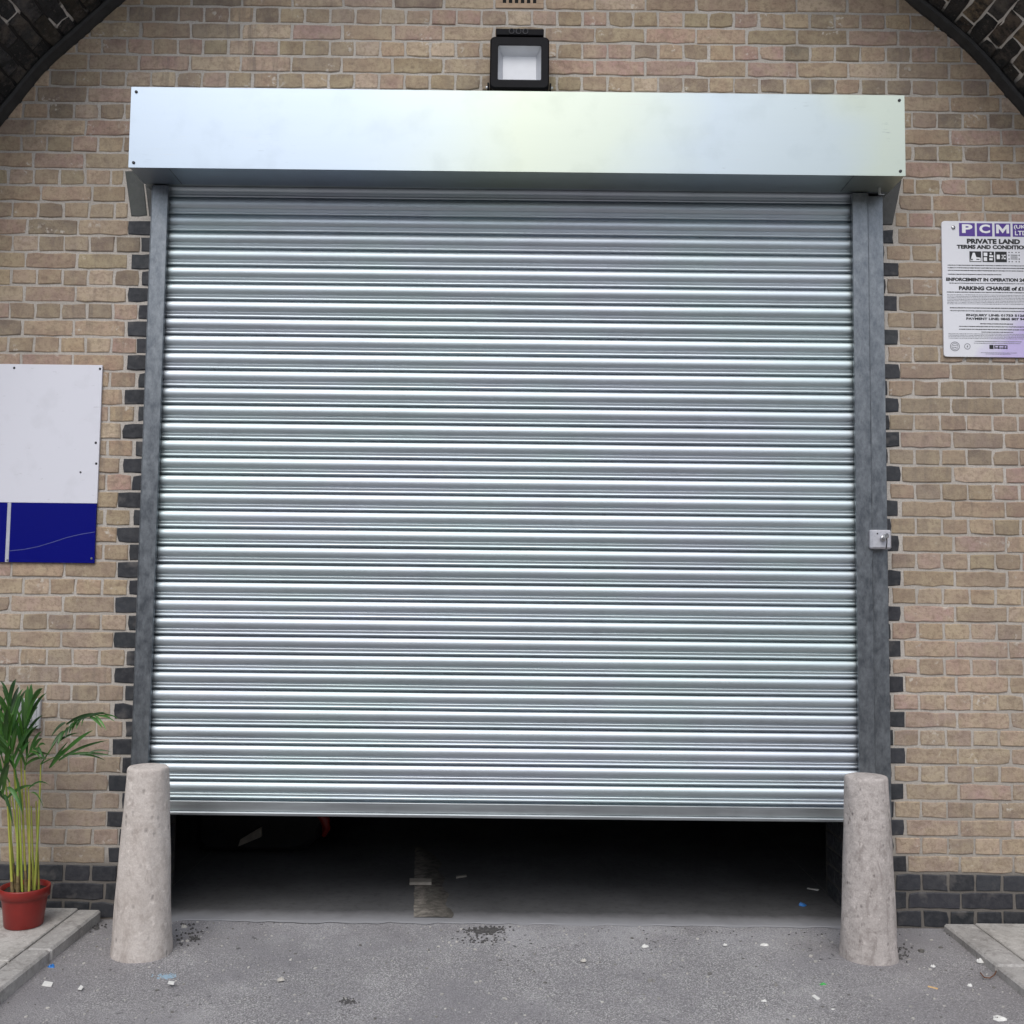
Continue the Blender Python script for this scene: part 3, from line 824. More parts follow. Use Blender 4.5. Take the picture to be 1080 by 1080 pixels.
# rows of print too small to read
k = MB(); rnd = random.Random(3)
def fine(mb, a, b_, y, h, gap=.5):
    x = a
    while x < b_ - .3:
        wl = rnd.uniform(.5, 1.5)
        hh_ = h*rnd.uniform(.75, 1.0)
        mb.face([(SX(x), YS, SZ(y+hh_)), (SX(min(x+wl, b_)), YS, SZ(y+hh_)), (SX(min(x+wl, b_)), YS, SZ(y)), (SX(x), YS, SZ(y))]); x += wl + rnd.uniform(.3, .9)*gap
for (a, b_, y, h) in ((998.5, 1096, 279.4, 1.0), (998.5, 1096, 282.1, 1.0), (998.5, 1077, 284.9, 1.0), (998.5, 1054, 289, 1.0), (999.5, 1095, 298.4, .9), (997, 1096, 307.8, 1.0),
                      (1000, 1093, 324.3, 1.1), (1000, 1093, 327.4, 1.0), (1031, 1065, 340.8, 1.1), (1009, 1086, 343.8, 1.0), (1009, 1083, 346.8, 1.0), (1032, 1065, 349.6, .9)):
    k = MB(); fine(k, a, b_, y, h); k.build('small_print', M['ink'], ps)
k = MB()
for j in range(7): fine(k, 997.5, 1096, 310.6+j*1.6, .75, .7)
for j in range(4): fine(k, 998, 1096, 351.6+j*1.6, .7, .7)
fine(k, 1025, 1074, 359.4, .9); fine(k, 1024, 1072, 361.4, .7); fine(k, 1031, 1068, 371.3, .6); fine(k, 1036, 1062, 372.6, .6)
k.build('small_print', M['ink2'], ps)
k = MB()
def ring(mb, cx, cy, r, w, n=22):
    a = [(SX(cx)+r*pxm*math.cos(2*PI*i/n), YS, SZ(cy)+r*pxm*math.sin(2*PI*i/n)) for i in range(n)]
    b_ = [(SX(cx)+(r-w)*pxm*math.cos(2*PI*i/n), YS, SZ(cy)+(r-w)*pxm*math.sin(2*PI*i/n)) for i in range(n)]
    mb.grid([b_, a], 0, smooth=False, closed=True)
ring(k, 1017.3, 365.2, 3.2, .6); k.build('emblem', M['ink2'], ps)
k = MB(); ring(k, 1081, 365.2, 3.6, .6); k.build('emblem', M['ink2'], ps)
k = MB(); ring(k, 1004.4, 365.3, 5, .7); ring(k, 1004.4, 365.3, 3.4, .5)
fine(k, 1002.3, 1006.6, 364, .9); fine(k, 1002.3, 1006.6, 366, .9); k.face([(SX(1016.5), YS, SZ(366.2)), (SX(1018.1), YS, SZ(366.2)), (SX(1017.8), YS, SZ(364.2)), (SX(1016.8), YS, SZ(364.2))])
k.build('emblem', M['ink2'], ps)
k = MB()
q(k, 1040, 1044.2, 363.3, 367.6, 0); fine(k, 1045, 1058.5, 363.5, 1.1, .3); fine(k, 1045, 1058.5, 365.9, 1.4, .3); q(k, 1045, 1046, 363.5, 367.4, .0001); q(k, 1049, 1050, 363.5, 367.4, .0001); q(k, 1054.6, 1055.6, 363.5, 367.4, .0001); q(k, 1057.6, 1058.6, 363.5, 367.4, .0001)
k.build('emblem', M['ink'], ps)
for (x, y) in ((1005, 240), (1088, 240)):
    k = MB(); k.lathe([(.009, 0), (.008, .003), (.003, .004)], 12, cap1=True); k.v = [(SX(x)+a, YS-c, SZ(y)+b_) for a, b_, c in k.v]; k.build('screw', M['steel'], ps)
# white and blue board on the left
tr = at(108, 385, -.016); bz = at(101, 594, -.016).z; mz = at(104, 531, -.016).z
wx0 = -2.60
bd = thing('notice_board', 'blank white board with dark blue lower band on the left brickwork', 'board', (tr.x, -.004, bz))
k = MB(); k.box(wx0, tr.x, -.016, -.0055, mz, tr.z, .001); k.build('white_panel', M['panel'], bd)
lx = at(8.5, 560, -.016).x
k = MB(); k.box(lx+.008, tr.x-.002, -.0158, -.0055, bz, mz-.0006, .001); k.box(wx0, lx-.008, -.0158, -.0055, bz, mz-.0006, .001); k.build('blue_panel', M['bluep'], bd)
k = MB(); k.box(lx-.0078, lx+.0078, -.0165, -.0055, bz, mz-.0006, .001); k.build('joint_strip', M['strip'], bd)
for (px, py) in ((105.5, 389), (15, 388), (101, 467), (101.5, 489), (96.5, 589), (8, 591), (85, 498)):
    q0 = at(px, py, -.016)
    k = MB(); k.lathe([(.0055 if px != 85 else .004, 0), (.004, .002)], 10, cap1=True); k.v = [(q0.x+a, -.0162-c-(.0006 if px == 8 else 0), q0.z+b_) for a, b_, c in k.v]
    k.build('screw', M['steel'] if px in (96.5, 8) else M['darksteel'], bd)
k = MB()   # pale scratch across the blue band
pts = [at(x, y, -.0162) for x, y in ((10, 581), (25, 579.5), (40, 576.5), (55, 572), (70, 567), (85, 563.5), (100, 561))]
for i in range(len(pts)-1):
    a, b_ = pts[i], pts[i+1]; k.face([a+Vector((0, 0, -.0014)), b_+Vector((0, 0, -.0014)), b_+Vector((0, 0, .0014)), a+Vector((0, 0, .0014))])
k.build('scratch', simple('scratched_paint', (.07, .085, .26), .5), bd)

# small utility box behind the palm
a = at(12, 737, -.03); c = at(40, 769, -.03)
ub = thing('utility_box', 'small grey plastic utility box on the wall behind the palm leaves', 'box', ((a.x+c.x)/2, 0, c.z))
k = MB(); k.box(a.x, c.x, -.022, -.002, c.z, a.z, .003); k.box(a.x+.012, c.x-.012, -.026, -.0222, c.z+.02, a.z-.012, .002); k.build('frame', M['pvc'], ub)
k = MB(); k.box(a.x+.022, c.x-.03, -.031, -.0262, c.z+.034, a.z-.02, .003); k.build('cover', M['zinc'], ub)
k = MB(); k.box(a.x+.05, c.x-.028, -.036, -.0312, c.z+.036, c.z+.048, .002); k.build('latch', M['white'], ub)

# ------------------------------------------------------------------ bollards
def bollard(cx, cy, r0, r1, h, mat, label, seed):
    o = thing('bollard', label, 'bollard', (cx, cy, 0), None)
    rnd = random.Random(seed); ph = [rnd.uniform(0, 6) for _ in range(6)]
    def wob(a, z):
        t = 2*PI*a/56
        return .0016*math.sin(2*t+ph[0]+z*3) + .0012*math.sin(5*t+ph[1]-z*9) + .001*math.sin(9*t+ph[2]+z*21)
    prof = [(r0+.004, -.02), (r0+.004, .012), (r0, .05)]
    for i in range(1, 22): prof.append((r0+(r1-r0)*i/21, .05+(h-.062)*i/21))
    prof += [(r1-.002, h-.006), (r1-.007, h-.001), (r1-.014, h), (r1*.5, h+.002), (.004, h+.002)]
    k = MB(); k.lathe(prof, 56, 0, cx, cy, wob=wob, cap1=True)
    k.build('concrete_post', mat, o)
    return o
zl = at(157.5, 808, -.37).z; zr = at(914, 818, -.352).z
def b_mat_top():
    pass
bollard(-1.402, -.368, .108, .078, zl, M['bollA'], 'pale tapered concrete bollard on the left near the potted palm', 1)
bollard(1.394, -.350, .106, .080, zr, M['bollB'], 'mottled darker tapered concrete bollard on the right below the key switch', 2)

# ------------------------------------------------------------------ ground
g = MB()
# gently uneven near sheet inside a big flat one
nx, ny = 90, 60
def gz(x, y):
    w = max(0, min(1, (y+3.2)/.5))*max(0, min(1, (3.4-abs(x))/.4))*max(0, min(1, (0-y)/.15))
    return w*(.006*math.sin(x*2.1+y*1.3) + .005*math.sin(x*3.7-y*2.9+1) + .003*math.sin(x*8+y*6))-.004*w
xs = [-60, -20] + [-3.4+6.8*i/nx for i in range(nx+1)] + [20, 60]
ys = [-60, -20, -8] + [-3.4+3.6*i/ny for i in range(ny+1)] + [12, 60]
g.grid([[(x, y, gz(x, y) if y <= 0 else -.003) for x in xs] for y in ys], 0, smooth=True)
tag(g.build('road', M['asphalt']), kind='structure')
g = MB()
rows = []
for j in range(3):
    y = (-.012, .0, 9)[j]
    rows.append([(JL-.0 + (JR-JL)*i/60, y + ((random.uniform(-.018, .012)) if j == 0 else 0), .003 if j else .0) for i in range(61)])
g.grid(rows, 0, smooth=False)
for x0, x1 in ((-2.8, JL-.002), (JR+.002, 2.8)): g.face([(x0, WT, .003), (x1, WT, .003), (x1, 9, .003), (x0, 9, .003)])
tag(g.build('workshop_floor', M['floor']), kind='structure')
g = MB()   # streak of light on the floor inside the door, painted as a paler strip
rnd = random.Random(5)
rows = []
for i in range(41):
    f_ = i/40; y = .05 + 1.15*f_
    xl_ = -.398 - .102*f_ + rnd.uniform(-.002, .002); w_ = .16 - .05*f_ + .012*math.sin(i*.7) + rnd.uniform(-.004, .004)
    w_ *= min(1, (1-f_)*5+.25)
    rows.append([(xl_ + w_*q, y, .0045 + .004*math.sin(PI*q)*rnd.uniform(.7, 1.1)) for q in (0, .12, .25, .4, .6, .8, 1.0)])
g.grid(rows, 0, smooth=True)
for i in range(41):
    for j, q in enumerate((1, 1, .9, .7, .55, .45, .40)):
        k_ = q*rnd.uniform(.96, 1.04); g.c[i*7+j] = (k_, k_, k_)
tag(g.build('lit_streak_patch', M['litstreak']), kind='structure')

# pavements either side, kerb stones square to the wall
def pavement(x_edge, x_in, x_far, zt, name):
    s = -1 if x_far < x_edge else 1
    k = MB(); y = -.03; rnd = random.Random(int(abs(x_edge)*100))
    while y > -3.2:
        L_ = .62 if y < -.1 else .47
        k.box(min(x_edge, x_in), max(x_edge, x_in), y-L_+.003, y-.003, -.05, zt+rnd.uniform(-.002, .002), .008); y -= L_
    tag(k.build('kerb', M['kerb']), kind='structure')
    k = MB(); y = -.012
    xa, xb = min(x_in+s*.006, x_far), max(x_in+s*.006, x_far)
    nxs = 3
    while y > -3.2:
        for i in range(nxs):
            a_, b__ = xa+(xb-xa)*i/nxs+.003, xa+(xb-xa)*(i+1)/nxs-.003
            k.box(a_, b__, y-.60+.003, y-.003, -.05, zt-.002+rnd.uniform(-.002, .002), .004)
        y -= .60
    k.face([(xa, -3.2, zt-.012), (xb, -3.2, zt-.012), (xb, -.01, zt-.012), (xa, -.01, zt-.012)])
    tag(k.build('pavement', M['slab']), kind='structure')
pavement(-1.692, -1.787, -2.74, .050, 'l')
pavement(1.815, 1.945, 2.74, .030, 'r')

# ------------------------------------------------------------------ potted palm
pb = at(26, 975, z=.048)
PX, PY, PZ = pb.x, -.235, .049
palm = thing('potted_palm', 'green areca palm with yellow canes in a red plastic pot by the wall', 'potted plant', (PX, PY, PZ))
ph_ = at(27, 934, PY).z - PZ
k = MB(); r0, r1 = .072, .094
k.lathe([(.0, 0), (r0-.004, 0), (r0, .004), (r1-.010, ph_-.045), (r1-.009, ph_-.040), (r1-.001, ph_-.038), (r1+.001, ph_-.004), (r1-.001, ph_), (r1-.006, ph_-.001), (r1-.010, ph_-.03)], 40, 0, PX, PY)
k.v = [(x, y, z+PZ) for x, y, z in k.v]
k.build('pot', M['pot'], palm)
k = MB()
rows = []
for j in range(6):
    r = (r1-.011)*j/5
    rows.append([(PX+r*math.cos(2*PI*i/24), PY+r*math.sin(2*PI*i/24), PZ+ph_-.018+random.uniform(-.004, .006)) for i in range(24)])
k.grid(rows, 0, smooth=False, closed=True); k.build('soil', M['soil'], palm)

def blade(mb, base, tip, w, sag=0.02, side=None, col=(1, 1, 1), n=6):
    base, tip = Vector(base), Vector(tip); d = tip-base
    up = Vector((0, 0, 1)); s = d.cross(Vector((random.uniform(-.4, .4), 1, random.uniform(-.4, .4)))).normalized()
    nn = d.cross(s).normalized()
    L, Mi, R = [], [], []
    for i in range(n+1):
        t = i/n; c = base + d*t + Vector((0, 0, sag*4*t*(1-t))) ; ww = w*(math.sin(PI*min(1, .12+t*.88))**.7)*(1-.25*t)
        if i == n: ww = .0004
        L.append(c - s*ww + nn*ww*.35); Mi.append(c); R.append(c + s*ww + nn*ww*.35)
    mb.grid([L, Mi, R], 0, col, True)
def lc(a=.35):
    k_ = random.uniform(1-a, 1+a*1.3); return (k_*random.uniform(.85, 1.15), k_, k_*random.uniform(.8, 1.1))
def bez(a, b_, c, n=10):
    a, b_, c = Vector(a), Vector(b_), Vector(c)
    return [a*(1-t)**2 + b_*2*t*(1-t) + c*t*t for t in [i/n for i in range(n+1)]]
def W(px, py, dy=0): return at(px, py, PY+dy)
def sheath(p0, p1):
    k = MB(); p0, p1 = Vector(p0), Vector(p1)
    q = p0.lerp(p1, random.uniform(.5, 1.1))
    k.tube([p0, p0.lerp(q, .5), q], [.0078, .0068, .0052], 8, 0, (random.uniform(.7, 1.2),)*3)
    k.build('sheath', M['sheath'], palm)
def frond(path_px, cane_from, nl, ll, wl, droop=.35, dys=(0, 0, 0), spread=1.0):
    """cane from the soil, then a rachis with two rows of leaflets"""
    a, b_, c = [W(x, y, dy) for (x, y), dy in zip(path_px, dys)]
    soil = Vector((PX + random.uniform(-.05, .05), PY + random.uniform(-.05, .05), PZ+ph_-.02)) if cane_from is None else Vector((PX+cane_from[0], PY+cane_from[1], PZ+ph_-.02))
    mid = soil.lerp(a, .5) + Vector((random.uniform(-.01, .01), 0, 0))
    k = MB(); cp = bez(soil, mid, a, 8); sheath(soil, cp[2])
    k.tube(cp, [.0054 - .0028*i/8 for i in range(9)], 7, 0, lc(.2))
    st = k.build('cane', M['stem'], palm)
    k = MB(); rp = bez(a, b_, c, 22)
    k.tube(rp, [.003 - .0022*i/22 for i in range(23)], 5, 0, (1.6, 1.7, 1.2))
    for i in range(nl):
        t = .12 + .88*i/max(1, nl-1); idx = min(21, int(t*22)); p0 = rp[idx].lerp(rp[idx+1], t*22-idx if idx < 21 else 1)
        d = (rp[idx+1]-rp[idx]).normalized()
        side = d.cross(Vector((0, -1, .25))).normalized()
        for s_ in (-1, 1):
            ln = ll*(.55+.6*math.sin(PI*min(1, t*.8+.15)))*random.uniform(.85, 1.1)
            dirv = (d*random.uniform(.75, 1.05) + side*s_*.62*spread + Vector((0, random.uniform(-.3, .3), -droop*random.uniform(.3, 1.2)))).normalized()
            blade(k, p0, p0+dirv*ln, wl*random.uniform(.8, 1.15), .03*ln/.2, None, lc())
    k.build('frond', M['leaf'], palm)
    return st
R_ = random.Random(11)
# upright cluster at the left, then drooping ones, then the long arching frond to the right
frond([(14, 800), (12, 765), (10, 738)], (-.02, .0), 8, .13, .0085, .0, (0, .02, .03), .55)
frond([(22, 798), (26, 765), (33, 742)], (.012, -.015), 8, .13, .0085, .0, (0, -.02, -.03), .5)
frond([(4, 805), (-8, 765), (-22, 738)], (-.045, .015), 9, .15, .009, .1, (.02, .05, .05), .7)
frond([(10, 825), (-6, 790), (-45, 778)], (-.035, -.03), 9, .16, .009, .4, (-.02, -.06, -.1), .8)
frond([(17, 818), (12, 785), (-6, 762)], (-.01, -.04), 8, .15, .009, .15, (-.02, -.06, -.1), .8)
frond([(26, 812), (28, 790), (40, 788)], (.02, .02), 5, .10, .006, .5, (-.01, -.03, -.06), .6)
frond([(8, 850), (0, 822), (-18, 816)], (-.028, -.045), 7, .15, .009, .6, (-.03, -.08, -.12), .8)
for (x, y, s0) in ((33, 850, (.035, .0)), (20, 835, (.0, -.025)), (30, 830, (.03, -.03)), (13, 840, (-.02, .02)), (38, 845, (.05, .01))):
    a = W(x, y, s0[1]); soil = Vector((PX+s0[0], PY+s0[1], PZ+ph_-.02)); k = MB()
    k.tube(bez(soil, soil.lerp(a, .5)+Vector((R_.uniform(-.008, .008), 0, 0)), a, 7), [.0050-.0026*i/7 for i in range(8)], 7, 0, lc(.25)); k.build('cane', M['stem'], palm)
k = MB()
for (bx, by, tx, ty, w_) in ((17, 818, 24, 860, .008), (8, 830, 24, 858, .009), (5, 838, 14, 872, .007), (30, 832, 52, 828, .004), (33, 836, 46, 852, .004)):
    blade(k, W(bx, by, -.05), W(tx, ty, -.08), w_, .02, None, lc(.3))
k.build('leaflet_tuft', M['leaf'], palm)
# right frond built leaflet by leaflet
soil = Vector((PX+.04, PY-.005, PZ+ph_-.02))
k = MB(); pth = bez(soil, W(42, 850, 0), W(43, 806, .0), 8); k.tube(pth, [.0055-.003*i/8 for i in range(9)], 7, 0, (1, 1, 1)); k.build('cane', M['stem'], palm)
k = MB()
rach = [W(*q_) for q_ in ((43, 806), (53, 791, -.01), (61, 779, -.02), (68, 771, -.03), (78, 762, -.04), (90, 756.5, -.05), (103, 754, -.06), (115, 755.5, -.07))]
k.tube(rach, [.0028, .0026, .0024, .002, .0018, .0014, .001, .0007], 6, 0, (1.5, 1.6, 1.2))
for (bx, by, tx, ty, w_, b_) in ((68, 771, 61, 786, .009, 1), (69, 762, 54, 777, .0075, .7), (67, 771, 53, 790, .006, .8), (72, 767, 69, 778, .007, .6), (78, 762, 73, 774, .0085, 1.2), (82, 759, 76, 771, .008, 1.5),
        (86, 758, 80, 769, .008, 1.5), (90, 757, 86, 766, .007, 1.6), (95, 756, 108, 768, .007, 2.0), (100, 755, 112, 770, .005, 2.1), (78, 762, 112, 751, .0055, .5), (70, 764, 98, 752, .006, .6), (95, 755, 116, 754, .0045, .6),
        (103, 755, 121, 761, .004, 1.4), (108, 755, 125, 758, .0035, 1.2), (62, 782, 83, 773, .0045, .6), (53, 809, 75, 786, .0085, 1.3), (66, 795, 98, 770, .0085, 1.25), (52, 810, 72, 782, .005, .7), (62, 802, 96, 786, .0065, .6), (70, 796, 113, 781, .006, .5),
        (72, 796, 118, 797, .0055, .8), (84, 796, 111, 802, .0045, .7), (93, 794, 117, 793, .004, .6), (60, 784, 71, 777, .005, .6)):
    blade(k, W(bx, by, -.03+R_.uniform(-.02, .02)), W(tx, ty, -.05+R_.uniform(-.03, .03)), w_, .008, None, (b_*.9, b_, b_*.9), 7)
k.tube([W(43, 806), W(54, 800, -.015), W(62, 797, -.03), W(72, 796, -.04), (W(92, 793, -.05))], [.0026, .0022, .0018, .0013, .0007], 6, 0, (1.4, 1.5, 1.1))
k.build('frond', M['leaf'], palm)

# ------------------------------------------------------------------ things inside the dark doorway
MY = 1.05
c_ = at(290, 870, MY)
dm = thing('dark_bulk', 'unidentified dark rounded shape with red edge in the shadow inside the left of the doorway', 'machine', (c_.x, MY, 0))  # unidentified dark shape, rounded, with a red edge
xa, xb = at(206, 880, MY).x, at(345, 880, MY).x
sec = [(xa, .05), (xa+.03, .012), (xb-.17, .012), (xb-.10, .03), (xb-.05, .075), (xb-.018, .135), (xb-.003, .21), (xb, .30), (xb-.02, .42), (xb-.07, .52), (xb-.16, .58), (xa+.08, .60), (xa, .54)]
k = MB()
k.grid([[(x, y, z) for x, z in [((q_[0]-c_.x)*s_+c_.x, (q_[1]-.3)*s_+.3) for q_ in sec]] for y, s_ in ((MY-.03, .90), (MY-.015, .97), (MY+.02, 1.0), (MY+.9, 1.0), (MY+.95, .93))], 0, smooth=False, closed=True)
k.face([((q_[0]-c_.x)*.90+c_.x, MY-.03, (q_[1]-.3)*.90+.3) for q_ in sec][::-1])
k.build('body', M['rubber'], dm)
k = MB(); rp_ = [at(x, y, MY-.03) for x, y in ((330, 852), (338, 858), (343, 865), (344.5, 874), (341, 882))]
k.tube([(p_.x, MY-.03, p_.z) for p_ in rp_], [.018, .024, .026, .022, .010], 8); k.build('red_edge', M['redp'], dm)
k = MB(); q_ = [at(x, y, MY-.04) for x, y in ((252, 892), (254, 885), (276, 872), (276, 882))]
a_ = [(p_.x, MY-.055, p_.z) for p_ in q_]; b2 = [(p_.x, MY-.028, p_.z) for p_ in q_]
k.grid([a_, b2], 0, smooth=False, closed=True); k.face(a_); k.face(b2[::-1]); k.build('pale_panel', M['wood'], dm)
def flat_bit(name, label, cat, pts_px, mat, z=.006, th=.004, group=None, curl=0.0):
    P_ = [at(x, y, z=z) for x, y in pts_px]
    c0_ = sum(P_, Vector())/len(P_)
    k = MB()
    zz = [z + th + curl*random.uniform(0, 1) for _ in P_]
    top = [(p_.x, p_.y, h_) for p_, h_ in zip(P_, zz)]; bot = [(p_.x, p_.y, h_-th) for p_, h_ in zip(P_, zz)]
    k.grid([bot, top], 0, smooth=False, closed=True); k.face(top); k.face(bot[::-1])
    o = k.build(name, mat, fixn=True); o.location = (0, 0, 0)
    for v in o.data.vertices: v.co -= Vector((c0_.x, c0_.y, z))
    o.location = (c0_.x, c0_.y, z)
    return tag(o, label, cat, group)
flat_bit('batten_offcut', 'short pale batten offcut lying on the bright strip inside the doorway', 'wood', [(432, 933.5), (455, 933.5), (455, 929.5), (432, 929)], M['wood'], .012, .012)
flat_bit('batten_sliver', 'thin pale sliver lying right of the bright strip inside the doorway', 'wood', [(481, 926.5), (492, 925), (492, 923.7), (481, 925)], M['wood'], .005, .006)
flat_bit('paper_strip', 'narrow white strip by the inner foot of the right jamb', 'paper', [(851, 937.5), (863, 939.5), (864, 938.5), (852, 936.8)], M['paper'], .005, .003)

def crumple(name, label, cat, px, py, wpx, hpx, mat, z=.0, group=None, seed=0):
    """small crumpled scrap: an irregular folded sheet with thickness"""
    rnd = random.Random(seed*17+3); c0_ = at(px, py, z=z)
    mpp = (c0_.y + D)/F; rx = wpx*mpp/2; ry = rx*rnd.uniform(.6, 1.1); rz = max(.004, hpx*mpp*.5)
    n = 9; rows = []; px_, py_ = rnd.uniform(0, 6), rnd.uniform(0, 6)
    rad = [rnd.uniform(.55, 1.1) for _ in range(n)]; hz_ = [rnd.uniform(.25, 1.0) for _ in range(n)]
    for j, (q, hk) in enumerate(((.12, .8), (.45, 1.0), (.8, .75), (1.0, .30), (1.0, 0.0))):
        rows.append([(rx*q*rad[i]*math.cos(2*PI*i/n), ry*q*rad[i]*math.sin(2*PI*i/n), rz*hk*(hz_[i] if j else .7)*rnd.uniform(.7, 1.2) + (.001 if hk else 0)) for i in range(n)])
    k = MB(); k.grid(rows, 0, smooth=False, closed=True); k.face(rows[0])
    o = k.build(name, mat, fixn=True); o.location = (c0_.x, c0_.y, z); return tag(o, label, cat, group)
crumple('blue_wrapper', 'crumpled bright blue wrapper on the asphalt beside the left kerb', 'litter', 54, 1021, 10, 9, M['bluewrap'], 0, None, 1)
crumple('blue_scrap', 'small blue scrap on the floor just inside the right of the doorway', 'litter', 846, 955, 9, 6, M['bluewrap'], .003, None, 2)
flat_bit('paper_scrap', 'flat white paper scrap below the blue wrapper near the left kerb', 'litter', [(44, 1041), (54, 1041.5), (56, 1037.5), (47, 1036.5)], M['paper'], .002, .003, None, .004)
flat_bit('paper_scrap', 'small angular white scrap between the paper by the kerb and the left bollard', 'litter', [(82, 1044), (86, 1045.5), (88, 1042), (85, 1040.5)], M['paper'], .002, .003, None, .004)
flat_bit('paper_scrap', 'white scrap beside the blue chalk mark below the left bollard', 'litter', [(177, 1038), (183, 1039), (184, 1036), (178, 1035.5)], M['paper'], .002, .003, None, .003)
crumple('dry_leaf', 'curled pale leaf on the asphalt right of the left bollard', 'leaf', 296, 1034, 9, 8, M['stone'], 0, None, 5)
crumple('pebble', 'whitish pebble in dark crumbs beside the right foot of the left bollard', 'stone', 194, 978, 7, 6, M['stone'], 0, None, 6)
crumple('pebble', 'round yellowish pebble on open asphalt below the middle of the shutter', 'stone', 615, 1014, 6, 6, M['stone'], 0, None, 7)
crumple('paper_scrap', 'brightest white crumpled scrap on open asphalt right of centre', 'litter', 680, 999, 8, 6, M['paper'], 0, None, 8)
crumple('paper_scrap', 'small white scrap left of the right bollard, nearest the threshold of the pair there', 'litter', 765, 997, 6, 4, M['paper'], 0, None, 9)
crumple('paper_scrap', 'longer white scrap close to the left side of the right bollard', 'litter', 806, 997, 10, 4, M['paper'], 0, None, 10)
crumple('green_scrap', 'tiny bright green scrap in front of the right bollard', 'litter', 868, 1039, 8, 5, M['green'], 0, None, 11)
flat_bit('paper_scrap', 'oblong white scrap below the tiny green scrap', 'litter', [(856, 1052), (862, 1056), (865, 1054), (859, 1050.5)], M['paper'], .002, .003, None, .004)
crumple('paper_scrap', 'whitish scrap in the foreground left of the oblong scrap below the green one', 'litter', 806, 1057, 9, 6, M['paper'], 0, None, 12)
crumple('paper_scrap', 'white scrap nearest the bottom edge below the green scrap', 'litter', 878, 1066, 7, 5, M['paper'], 0, None, 13)
b0, b1_ = at(979, 1041, z=.006), at(989, 1043.5, z=.006)
k = MB(); k.tube([b0, b0.lerp(b1_, .5), b1_], .0052, 8); o = k.build('cigarette_butt', M['butt'])
tag(o, 'tan cigarette butt on the asphalt between right bollard and right kerb', 'cigarette butt')
crumple('paper_scrap', 'white scrap on asphalt directly right of the right bollard foot', 'litter', 984, 1020, 6, 5, M['paper'], 0, None, 14)
crumple('paper_scrap', 'folded white scrap close against the right kerb edge', 'litter', 1033, 1015, 8, 8, M['paper'], 0, None, 15)
crumple('paper_scrap', 'white scrap lower left of the folded scrap at the right kerb', 'litter', 1023, 1040, 6, 5, M['paper'], 0, None, 16)
crumple('paper_scrap', 'largest torn white paper in the lower right corner of the asphalt', 'litter', 1054, 1075, 16, 7, M['paper'], 0, None, 17)
k = MB(); tw = [at(x, y, z=.006) for x, y in ((1034, 1026), (1038, 1031), (1044, 1031.5), (1049, 1028), (1051, 1023))]
k.tube(tw, .0022, 5); tag(k.build('twig', M['twig']), 'thin rusty brown bent twig by the right kerb', 'twig')

# chalk marks, damp debris patches: thin broken flakes on the ground
def flakes(name, label, cat, px, py, wpx, hpx, mat, n, seed, z=.0, fz=.0025, smin=.004, smax=.016, kind=None):
    rnd = random.Random(seed); k = MB()
    for i in range(n):
        ex, ey = rnd.gauss(0, .42), rnd.gauss(0, .42)
        c0_ = at(px+ex*wpx/2, py+ey*hpx/2, z=z); r = rnd.uniform(smin, smax)
        zz = gz(c0_.x, c0_.y) if c0_.y < 0 else .003
        m_ = rnd.randint(5, 7); a0 = rnd.uniform(0, 6)
        top = [(c0_.x + r*rnd.uniform(.5, 1.2)*math.cos(a0+2*PI*j/m_), c0_.y + r*rnd.uniform(.5, 1.2)*math.sin(a0+2*PI*j/m_), zz + fz*rnd.uniform(.6, 1.4)) for j in range(m_)]
        cc = (c0_.x, c0_.y, zz + fz*1.8)
        for j in range(m_): k.face([top[j], top[(j+1) % m_], cc])
        k.grid([[(x, y, zz-.004) for x, y, _ in top], top], 0, smooth=False, closed=True)
    o = k.build(name, mat); tag(o, label, cat, None, kind); return o
flakes('dirt_crumbs', None, None, 513, 981, 46, 8, M['debris'], 230, 1, kind='stuff', smin=.002, smax=.0075, fz=.003)
flakes('dirt_crumbs', None, None, 505, 990, 60, 12, M['debris'], 45, 2, kind='stuff', smin=.002, smax=.007, fz=.003)
flakes('dirt_crumbs', None, None, 367, 1055, 22, 7, M['debris'], 70, 3, kind='stuff', smin=.0015, smax=.005)
flakes('dirt_crumbs', None, None, 200, 986, 46, 22, M['debris'], 48, 4, kind='stuff', smin=.002, smax=.007, fz=.004)
flakes('dirt_crumbs', None, None, 95, 978, 44, 10, M['debris'], 60, 5, kind='stuff', smin=.002, smax=.007, fz=.004)
flakes('dirt_crumbs', None, None, 950, 1005, 34, 24, M['debris'], 34, 6, kind='stuff', smin=.002, smax=.006, fz=.004)
flakes('dirt_crumbs', None, None, 900, 985, 700, 10, M['debris'], 40, 7, kind='stuff', smin=.002, smax=.005)
flakes('chalk_mark', 'smudged blue chalk mark on asphalt below the left bollard', 'chalk mark', 175, 1027, 22, 6, M['chalk'], 110, 8, fz=.0008, smin=.0015, smax=.0055)
# loose grit over the whole forecourt
k = MB(); rnd = random.Random(21)
for i in range(1500):
    y = -abs(rnd.gauss(0, .75)) - .02; x = rnd.uniform(-1.68, 1.80)
    if y < -1.7: continue
    r = abs(rnd.gauss(0, .0022)) + .0012; zz = gz(x, y)
    if rnd.random() < .03: r *= 1.8
    kk = rnd.choice((.35, .6, .8, 1.0, 1.0, 1.2))
    top = [(x+r*rnd.uniform(.6, 1.2)*math.cos(j*PI/2.5), y+r*rnd.uniform(.6, 1.2)*math.sin(j*PI/2.5), zz+r*rnd.uniform(.4, .8)) for j in range(5)]
    k.grid([[(a, b_, zz-.002) for a, b_, _ in top], top], 0, (kk, kk, kk), False, True)
    k.face(top, 0, (kk, kk, kk))
t = NT('loose_grit'); mgrit = t.out(t.mix(1.0, (.46, .44, .41), t.attr(), 'MULTIPLY'), .9)
tag(k.build('grit', mgrit), kind='stuff')

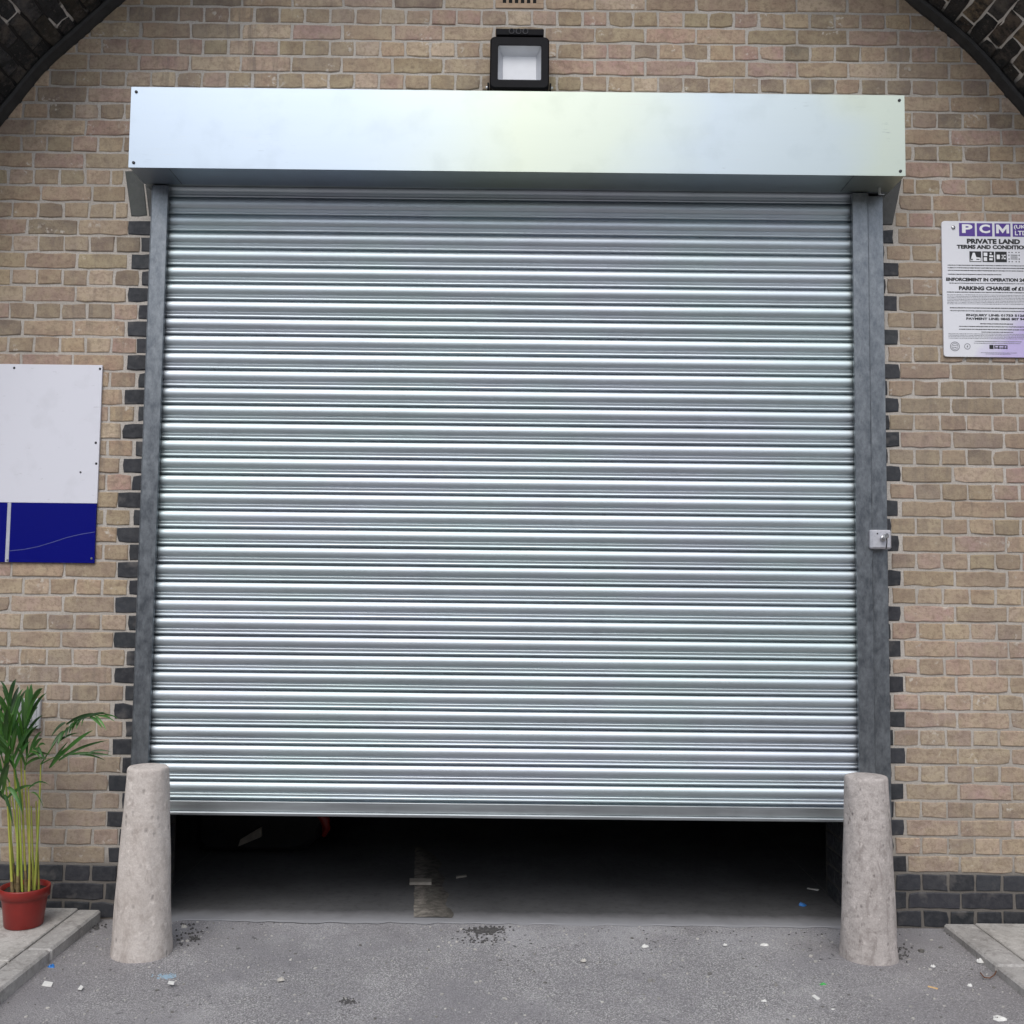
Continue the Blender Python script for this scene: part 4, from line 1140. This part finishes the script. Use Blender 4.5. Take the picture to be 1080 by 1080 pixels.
# ------------------------------------------------------------------ building across the street (seen in the metal)
ob_ = thing('warehouse', 'long brick warehouse across the street behind the viewer', 'building', (0, -17, 0))
k = MB(); k.box(-26, 24, -25, -17, 0, 5.4); k.build('wall', M['oppbrick'], ob_)
k = MB(); k.box(-26.2, 24.2, -25.2, -16.8, 5.403, 5.65); k.build('roof', M['slab'], ob_)
for i in range(9):
    x = -23 + i*5.2
    for z in (.8, 3.2):
        k = MB(); k.box(x, x+2.2, -17.02, -16.97, z, z+1.6); f_ = k.build('window', M['glass'], ob_)
        k = MB(); k.box(x-.1, x+2.3, -17.0, -16.9, z-.14, z-.003); k.build('sill', M['slab'], f_)

# ------------------------------------------------------------------ camera, light
cam = bpy.data.cameras.new('camera'); cam.sensor_width = 36; cam.sensor_fit = 'HORIZONTAL'; cam.lens = 36.0; cam.clip_end = 500; cam.clip_start = .05
co = bpy.data.objects.new('camera', cam); COL.objects.link(co)
c, s = math.cos(PIT), math.sin(PIT); cr, sr = math.cos(ROL), math.sin(ROL)
R0 = Vector((1, 0, 0)); U0 = Vector((0, -s, c)); FW = Vector((0, c, s))
Rr = cr*R0 + sr*U0; Uu = cr*U0 - sr*R0; Bk = -FW
mt = Matrix(((Rr.x, Uu.x, Bk.x, 0), (Rr.y, Uu.y, Bk.y, -D), (Rr.z, Uu.z, Bk.z, H), (0, 0, 0, 1)))
co.matrix_world = mt
sc.camera = co
EL, AZ = math.radians(50), math.radians(190)   # azimuth clockwise from +Y: the sun stands behind the viewer
w = bpy.data.worlds.new('World'); sc.world = w; w.use_nodes = True
nt = w.node_tree; sky = nt.nodes.new('ShaderNodeTexSky'); sky.sky_type = 'NISHITA'; sky.sun_disc = False
sky.sun_elevation = EL; sky.sun_rotation = AZ; sky.air_density = 1.0; sky.dust_density = 1.0; sky.ozone_density = 1.0
bg = nt.nodes['Background']; bg.inputs['Strength'].default_value = .13
hs = nt.nodes.new('ShaderNodeHueSaturation'); hs.inputs['Saturation'].default_value = .38   # thin overcast
nt.links.new(sky.outputs[0], hs.inputs['Color']); nt.links.new(hs.outputs[0], bg.inputs['Color'])
sl = bpy.data.lights.new('sun', 'SUN'); sl.energy = 1.0; sl.angle = math.radians(40); sl.color = (1, .96, .9)
so = bpy.data.objects.new('sun', sl); COL.objects.link(so)
dirv = Vector((math.sin(AZ)*math.cos(EL), math.cos(AZ)*math.cos(EL), math.sin(EL)))
so.rotation_euler = dirv.to_track_quat('Z', 'Y').to_euler(); so.location = (0, -5, 9)
vs = sc.view_settings; vs.view_transform = 'Standard'; vs.look = 'None'; vs.gamma = 1; vs.exposure = 0.68
EOF_ = None
